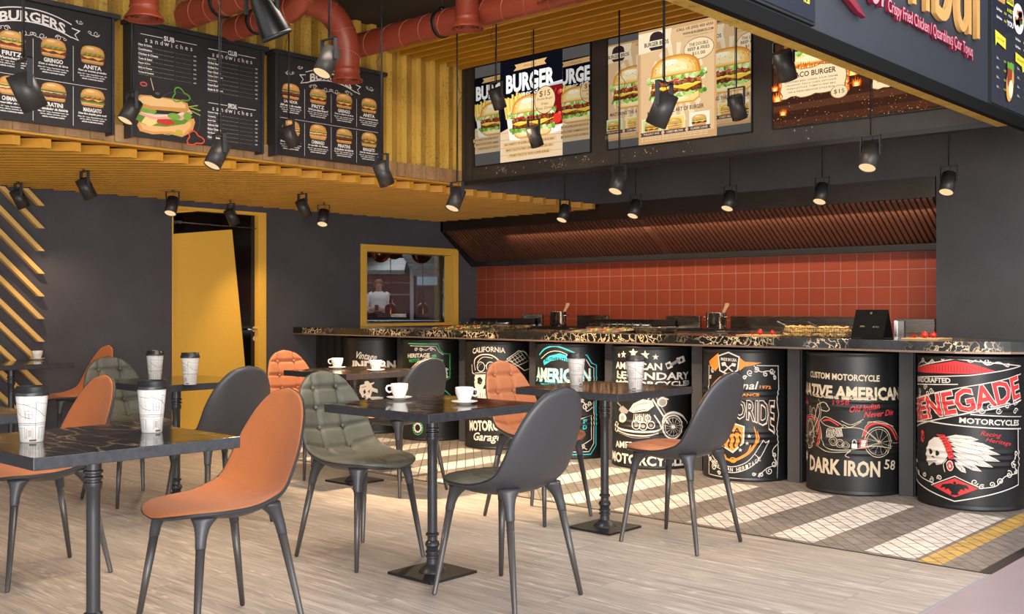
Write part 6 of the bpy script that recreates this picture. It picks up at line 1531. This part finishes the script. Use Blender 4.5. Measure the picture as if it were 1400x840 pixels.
# --- orange and cream framed print
d = Drum(-3.73, 'black drum with cream scroll frame, orange shield and flames, third from the right', 950, 420, 3)
d.L([(64, 240), (64, 690), (330, 702), (334, 580), (328, 500), (336, 440), (328, 380), (336, 320), (334, 240)], 4, cr); d.L([(250, 240), (336, 240)], 3, cr)
for i, (x, y, r) in enumerate(((310, 262, 14), (285, 275, 11), (320, 290, 9), (250, 255, 12), (225, 270, 13), (205, 290, 9), (318, 640, 17), (300, 670, 15), (268, 688, 11), (318, 605, 10), (240, 685, 8), (85, 660, 14), (105, 685, 9), (70, 625, 8), (78, 260, 10), (70, 290, 8))): d.curl(x, y, r, cr, 4, a0=i*1.3, d=1 if i % 2 else -1)
d.S([(330, 560), (312, 590), (325, 640), (290, 660), (255, 695)], 3.5, cr); d.S([(240, 240), (265, 265), (300, 262), (325, 285)], 3.5, cr)
d.G([(64, 225), (102, 190), (110, 240), (90, 265), (70, 245)], og); d.G([(182, 205), (205, 225), (270, 228), (235, 240), (205, 245), (185, 262), (176, 235)], og).up()
d.G([(100, 200), (142, 184), (186, 204), (180, 262), (145, 284), (106, 264)], cr).up(); d.G([(105, 204), (142, 190), (181, 208), (175, 259), (145, 277), (111, 260)], bk).up()
d.T('MADE IN USA', 112, 214, 174, 219, 13, cr); d.L([(122, 270), (160, 234)], 5, cr); d.L([(166, 272), (126, 236)], 5, cr); d.G([(114, 230), (130, 226), (134, 240), (118, 244)], cr); d.G([(156, 230), (172, 234), (168, 246), (154, 242)], cr)
d.T('Original', 96, 328, 252, 326, 42, cr, bold=.015, shear=.35); d.T('1972', 262, 327, 305, 329, 13, og, bold=.02); d.T('PERFORMANCE', 100, 360, 260, 360, 13, og, bold=.03)
f = lambda x, y, ww, hh: (x, y*(1+.75*max(0, 2*x/ww)**2)-hh*.36*max(0, 2*x/ww)**2)
d.T('MOTORIDE', 66, 412, 320, 420, 84, og, bold=.05, fn=f).up(); d.T('MOTORIDE', 66, 412, 319, 420, 82, cr, bold=.04, fn=f).up(); d.T('MOTORIDE', 68, 412, 317, 420, 74, bk, bold=.005, fn=f)
d.G([(108, 500), (150, 472), (205, 490), (202, 560), (160, 602), (112, 570)], cr).up(); d.G([(113, 503), (150, 478), (199, 494), (196, 557), (159, 594), (117, 567)], og).up(); d.T('USA', 118, 508, 192, 510, 26, bk, bold=.03)
for i in range(4): d.S([(124+20*i, 530), (129+20*i, 550), (122+20*i, 570), (128+20*i, 582-4*abs(i-1.5))], 7, bk, 3)
for x, y in ((222, 530), (214, 560), (188, 588)): d.star(x, y, 9, cr)
d.S([(110, 600), (130, 622), (160, 632), (205, 610), (235, 580), (250, 540), (240, 490)], 11, og, taper=True); d.S([(170, 630), (215, 600), (228, 565)], 8, og, taper=True); d.S([(245, 570), (258, 540), (252, 510)], 7, og, taper=True); d.O(120, 622, 14, og, ring=6, ry=16); d.O(160, 630, 12, og, ring=5, ry=9)
d.S([(60, 610), (90, 655), (150, 682), (215, 665), (262, 620), (298, 545)], 3, cr); d.S([(66, 590), (96, 636), (150, 658), (205, 642), (240, 606), (275, 545)], 3, cr)
d.L([(275, 545), (284, 556), (298, 545)], 3, cr); d.L([(244, 604), (262, 622)], 3, cr)
for i, ch in enumerate('AMERICAN HERITAGE'):
    t = i/16; x = 72+188*t; y = 612+58*math.sin(PI*(.08+.84*t)); 
    if ch != ' ': d.T(ch, x-5, y+4*(.5-t), x+5, y-6*(t-.5)*1.6, 17, cr, bold=.02)
d.done()
# --- cream cruiser motorcycle print
d = Drum(-4.525, 'black drum with five cream stars and a large cruiser motorcycle, fourth from the right', 730, 420, 3.654)
for x, y, r in ((430, 242, 15), (452, 238, 20), (500, 230, 27), (557, 240, 24), (607, 250, 17)): d.star(x, y, r, cr)
d.T('AMERICAN', 414, 291, 638, 298, 36, cr, bold=.03); d.T('LEGENDARY', 420, 338, 766, 340, 38, cr, bold=.03); d.T('MOTORCYCLES', 418, 378, 768, 376, 26, cr, bold=.03)
d.S([(420, 330), (445, 350), (470, 385)], 3, cr); d.S([(418, 350), (440, 365), (452, 395)], 2, cr)
d.G([(652, 282), (676, 270), (690, 300), (664, 312)], cr); d.G([(672, 284), (715, 258), (722, 270), (682, 296)], gy); d.G([(705, 255), (742, 242), (750, 270), (718, 285)], cr).up(); d.O(668, 292, 9, bk); d.O(730, 264, 9, bk).up()
# motorcycle
d.O(690, 598, 56, cr, ring=8, ry=58); d.O(690, 598, 44, cr, ring=2.5, ry=46); d.O(690, 598, 11, cr)
for i in range(14):
    t = 2*PI*i/14; d.L([(690+10*math.cos(t), 598+10*math.sin(t)), (690+46*math.cos(t+.2), 598+48*math.sin(t+.2))], 1.6, cr)
d.S([(636, 590), (650, 545), (690, 526), (735, 542), (760, 580)], 12, cr, taper=True); d.S([(640, 580), (655, 550), (690, 536)], 3, gy)
d.L([(592, 460), (668, 585)], 8, cr); d.L([(610, 455), (684, 590)], 6, gy).up(); d.O(638, 475, 26, cr, ry=24).up(); d.O(640, 476, 18, gy, ry=17); d.S([(570, 462), (600, 440), (650, 455), (668, 462)], 6, cr)
d.G([(478, 520), (500, 485), (545, 462), (590, 468), (600, 495), (570, 520), (500, 530)], cr).up(); d.S([(490, 512), (520, 490), (570, 480)], 5, gy); d.S([(505, 524), (560, 512)], 3, bk)
d.G([(430, 510), (450, 495), (478, 520), (470, 535), (440, 530)], gy); d.O(448, 556, 26, cr, ry=24).up(); d.O(448, 556, 14, gy, ry=13); d.O(420, 600, 14, cr, ring=5, ry=26)
for i in range(9): d.L([(505+9*i, 535), (500+9*i, 580)], 5, cr if i % 2 else gy)
for x, y, r in ((515, 590, 22), (548, 596, 20), (585, 590, 18), (530, 560, 14), (570, 556, 14)): d.O(x, y, r, cr, ring=5); d.O(x, y, r*.5, gy)
d.S([(415, 590), (440, 612), (520, 625), (600, 622), (636, 606)], 9, cr); d.S([(425, 618), (480, 640), (560, 645), (620, 630)], 7, cr); d.S([(430, 630), (500, 655), (580, 652)], 3, gy); d.S([(600, 540), (625, 580), (636, 610)], 7, cr); d.S([(422, 480), (440, 500), (430, 520)], 6, gy)
d.T('AMERICAN', 414, 686, 620, 690, 34, cr, bold=.02); d.T('MOTORCYCLES', 392, 742, 760, 760, 52, cr, bold=.035)
d.done()
# --- cyan framed print
d = Drum(-5.29, 'black drum with cyan arched frame and lettering, fifth from the right', 730, 420, 3.654)
d.S([(30, 240), (60, 208), (110, 196), (170, 215), (235, 245)], 7, cy); d.L([(240, 240), (262, 240), (285, 280), (308, 290), (306, 500), (306, 690), (280, 735), (160, 738), (30, 730)], 6, cy); d.S([(40, 258), (80, 226), (130, 222), (180, 245)], 3.5, cr); d.L([(258, 262), (278, 296), (296, 304), (295, 400)], 4, cr)
d.G([(50, 270), (80, 245), (130, 232), (175, 245), (172, 275), (130, 262), (85, 272), (55, 292)], cy).up(); d.T('AUTHENTIC', 56, 258, 180, 262, 19, bk, bold=.02, fn=lambda x, y, ww, hh: (x, y-(2*x/ww)**2*hh*.5))
d.T('AMERICAN', 16, 336, 282, 342, 74, cy, bold=.055).up(); d.T('AMERICAN', 18, 335, 278, 341, 70, cr, bold=.02).up()
d.T('MOTORS', 40, 384, 130, 386, 10, cy, bold=.02)
d.G([(100, 600), (150, 480), (205, 470), (214, 560), (222, 600), (190, 560)], cy); d.S([(210, 460), (250, 480), (260, 520), (290, 500)], 4, cr); d.curl(255, 500, 18, cr, 4); d.curl(276, 480, 12, cr, 4, d=-1); d.curl(235, 470, 12, cr, 4)
d.L([(296, 470), (295, 680), (272, 722), (160, 724)], 4, cr); d.T('F', 244, 572, 262, 572, 20, cy); d.T('D', 242, 600, 262, 600, 22, cy); d.L([(228, 560), (282, 540), (284, 660), (240, 690)], 3.5, cr)
for i, x in enumerate((150, 185, 215, 240)): d.curl(x, 700, 13, cr, 4, d=1 if i % 2 else -1)
d.S([(190, 712), (220, 690), (262, 712)], 4, cr); d.T('FREEDOM', 60, 640, 210, 640, 50, cy, bold=.03)
d.done()
# --- helmeted skull print
d = Drum(-6.085, 'black drum with a goggled helmet skull and piston, sixth from the right', 470, 420, 3.818)
d.T('CALIFORNIA', 676, 222, 842, 218, 28, cr, bold=.02, fn=lambda x, y, ww, hh: (x, y-(2*x/ww)**2*hh*.35))
d.S([(684, 300), (690, 270), (720, 250), (765, 250), (800, 270), (815, 300)], 6, cr); d.S([(700, 290), (730, 262), (780, 268)], 3, cr); d.S([(672, 300), (676, 340), (690, 350)], 4, cr)
for x in (718, 768): d.O(x, 312, 23, cr, ring=4, ry=25); d.S([(x-14, 320), (x-4, 300), (x+6, 296)], 2.5, gy)
d.L([(684, 296), (690, 330)], 4, cr); d.L([(741, 306), (746, 306)], 4, cr)
d.G([(690, 352), (760, 350), (800, 360), (800, 410), (775, 440), (770, 476), (700, 478), (698, 440), (686, 410)], cr).up(); d.O(714, 385, 16, bk, ry=20); d.O(758, 388, 15, bk, ry=20); d.G([(728, 428), (738, 404), (748, 428)], bk)
for i in range(6): d.L([(704+12*i, 448), (704+12*i, 474)], 3, bk)
d.S([(690, 345), (760, 342), (805, 356)], 5, gy); d.S([(678, 420), (690, 440), (700, 470)], 5, gy)
d.L([(850, 272), (910, 228), (945, 236), (975, 290), (965, 322), (940, 332), (850, 272)], 4, cr)
for i in range(6): d.L([(862+14*i, 266-8*i), (892+14*i, 304-8*i)], 2.5, cr); 
for i in range(4): d.L([(860+10*i, 276+12*i), (918+14*i, 232+16*i)], 2.5, cr)
d.L([(820, 300), (860, 278)], 12, gy)
d.T('MOTORCYCLE', 660, 618, 900, 610, 56, cr, bold=.04); d.T('Garage', 680, 680, 826, 686, 56, cr, bold=.02, shear=.3)
d.done()
# --- green framed print
d = Drum(-6.905, 'black drum with a green notched frame, half hidden behind a charcoal chair', 470, 420, 3.818)
d.L([(340, 190), (490, 194), (500, 225), (520, 244), (552, 246), (550, 370), (522, 390), (520, 430), (552, 460), (548, 560)], 6, gn); d.L([(350, 202), (480, 206), (496, 234), (518, 250)], 3, cr)
d.curl(380, 222, 10, cr, 3); d.curl(405, 220, 10, cr, 3, d=-1); d.S([(400, 214), (430, 226), (455, 212), (480, 228)], 3, cr); d.curl(458, 222, 9, cr, 3)
d.T('HERITAGE', 338, 254, 450, 252, 22, cr, bold=.03); d.G([(458, 252), (480, 246), (484, 262), (466, 266)], gn); d.T('MOTOR', 345, 280, 400, 278, 18, gn, bold=.03); d.star(512, 282, 12, gn)
d.S([(520, 320), (536, 345), (526, 370)], 6, cr); d.curl(530, 330, 12, cr, 4); d.curl(534, 362, 9, cr, 4, d=-1); d.S([(520, 470), (540, 490), (536, 520)], 4, cr)
d.O(388, 632, 29, gn, ring=5, ry=34); d.O(388, 630, 19, cr, ring=8, ry=22)
for i in range(12):
    t = 2*PI*i/12; d.L([(388+18*math.cos(t), 630+22*math.sin(t)), (388+24*math.cos(t), 630+28*math.sin(t))], 3.5, cr)
d.done()
# --- leftmost rider print
d = Drum(-7.70, 'black drum with cream script lettering and a rider, leftmost of the row', 470, 420, 3.818)
d.T('Vintage', 64, 254, 172, 268, 48, cr, bold=.015, shear=.3); d.T('INDIAN', 50, 300, 268, 302, 44, cr, bold=.05)
rn = random.Random(6)
d.G([(88, 408), (110, 402), (112, 388), (128, 386), (140, 398), (160, 392), (158, 400), (146, 406), (150, 420), (176, 430), (178, 450), (150, 440), (140, 470), (120, 484), (100, 470), (84, 440)], cr); d.G([(130, 470), (180, 468), (205, 472), (202, 482), (150, 486)], cr).up()
d.G([(104, 440), (112, 428), (118, 446), (108, 456)], bk); d.G([(128, 440), (138, 430), (134, 452)], bk); d.O(112, 470, 8, bk); d.L([(96, 420), (120, 414)], 3, bk)
d.done()
# ------------------------------------------------------------------ light
def area(name, loc, tgt, sx, sy, power, color, spread=None):
    d = bpy.data.lights.new(name, 'AREA'); d.shape = 'RECTANGLE'; d.size = sx; d.size_y = sy; d.energy = power; d.color = color
    if spread: d.spread = spread
    o = bpy.data.objects.new(name, d); COL.objects.link(o); o.location = loc
    o.rotation_euler = (Vector(tgt)-Vector(loc)).to_track_quat('-Z', 'Y').to_euler(); return o
w = bpy.data.worlds.new('world'); scene.world = w; w.use_nodes = True
w.node_tree.nodes['Background'].inputs[0].default_value = (.93, .95, 1.0, 1); w.node_tree.nodes['Background'].inputs[1].default_value = 2.0
area('corridor daylight', (2.6, 1.2, 4.6), (-4.6, 4.0, .3), 5, 3.2, 300, (.88, .94, 1))
area('unseen front fill', (2.2, -1.0, 1.2), (-6.3, 4.6, 2.4), 4.5, 2.0, 420, (1, .96, .90))  # added unseen fill on the camera side, brightens walls and upper corrugated sheet
area('kitchen strip light', (-5.4, 8.30, 1.93), (-5.4, 8.78, 1.0), 4.6, .08, 20, (1, .74, .5))
area('cook room light', (-14, 12, 2.9), (-14, 12, 0), 5, 5, 120, (.95, .93, 1))
area('added ceiling fill', (-4.0, 3.2, 3.36), (-4.5, 3.4, 0), 1.6, 1.6, 120, (1, .9, .76))  # added unseen fill below the atrium ceiling, no fixture is modelled for it
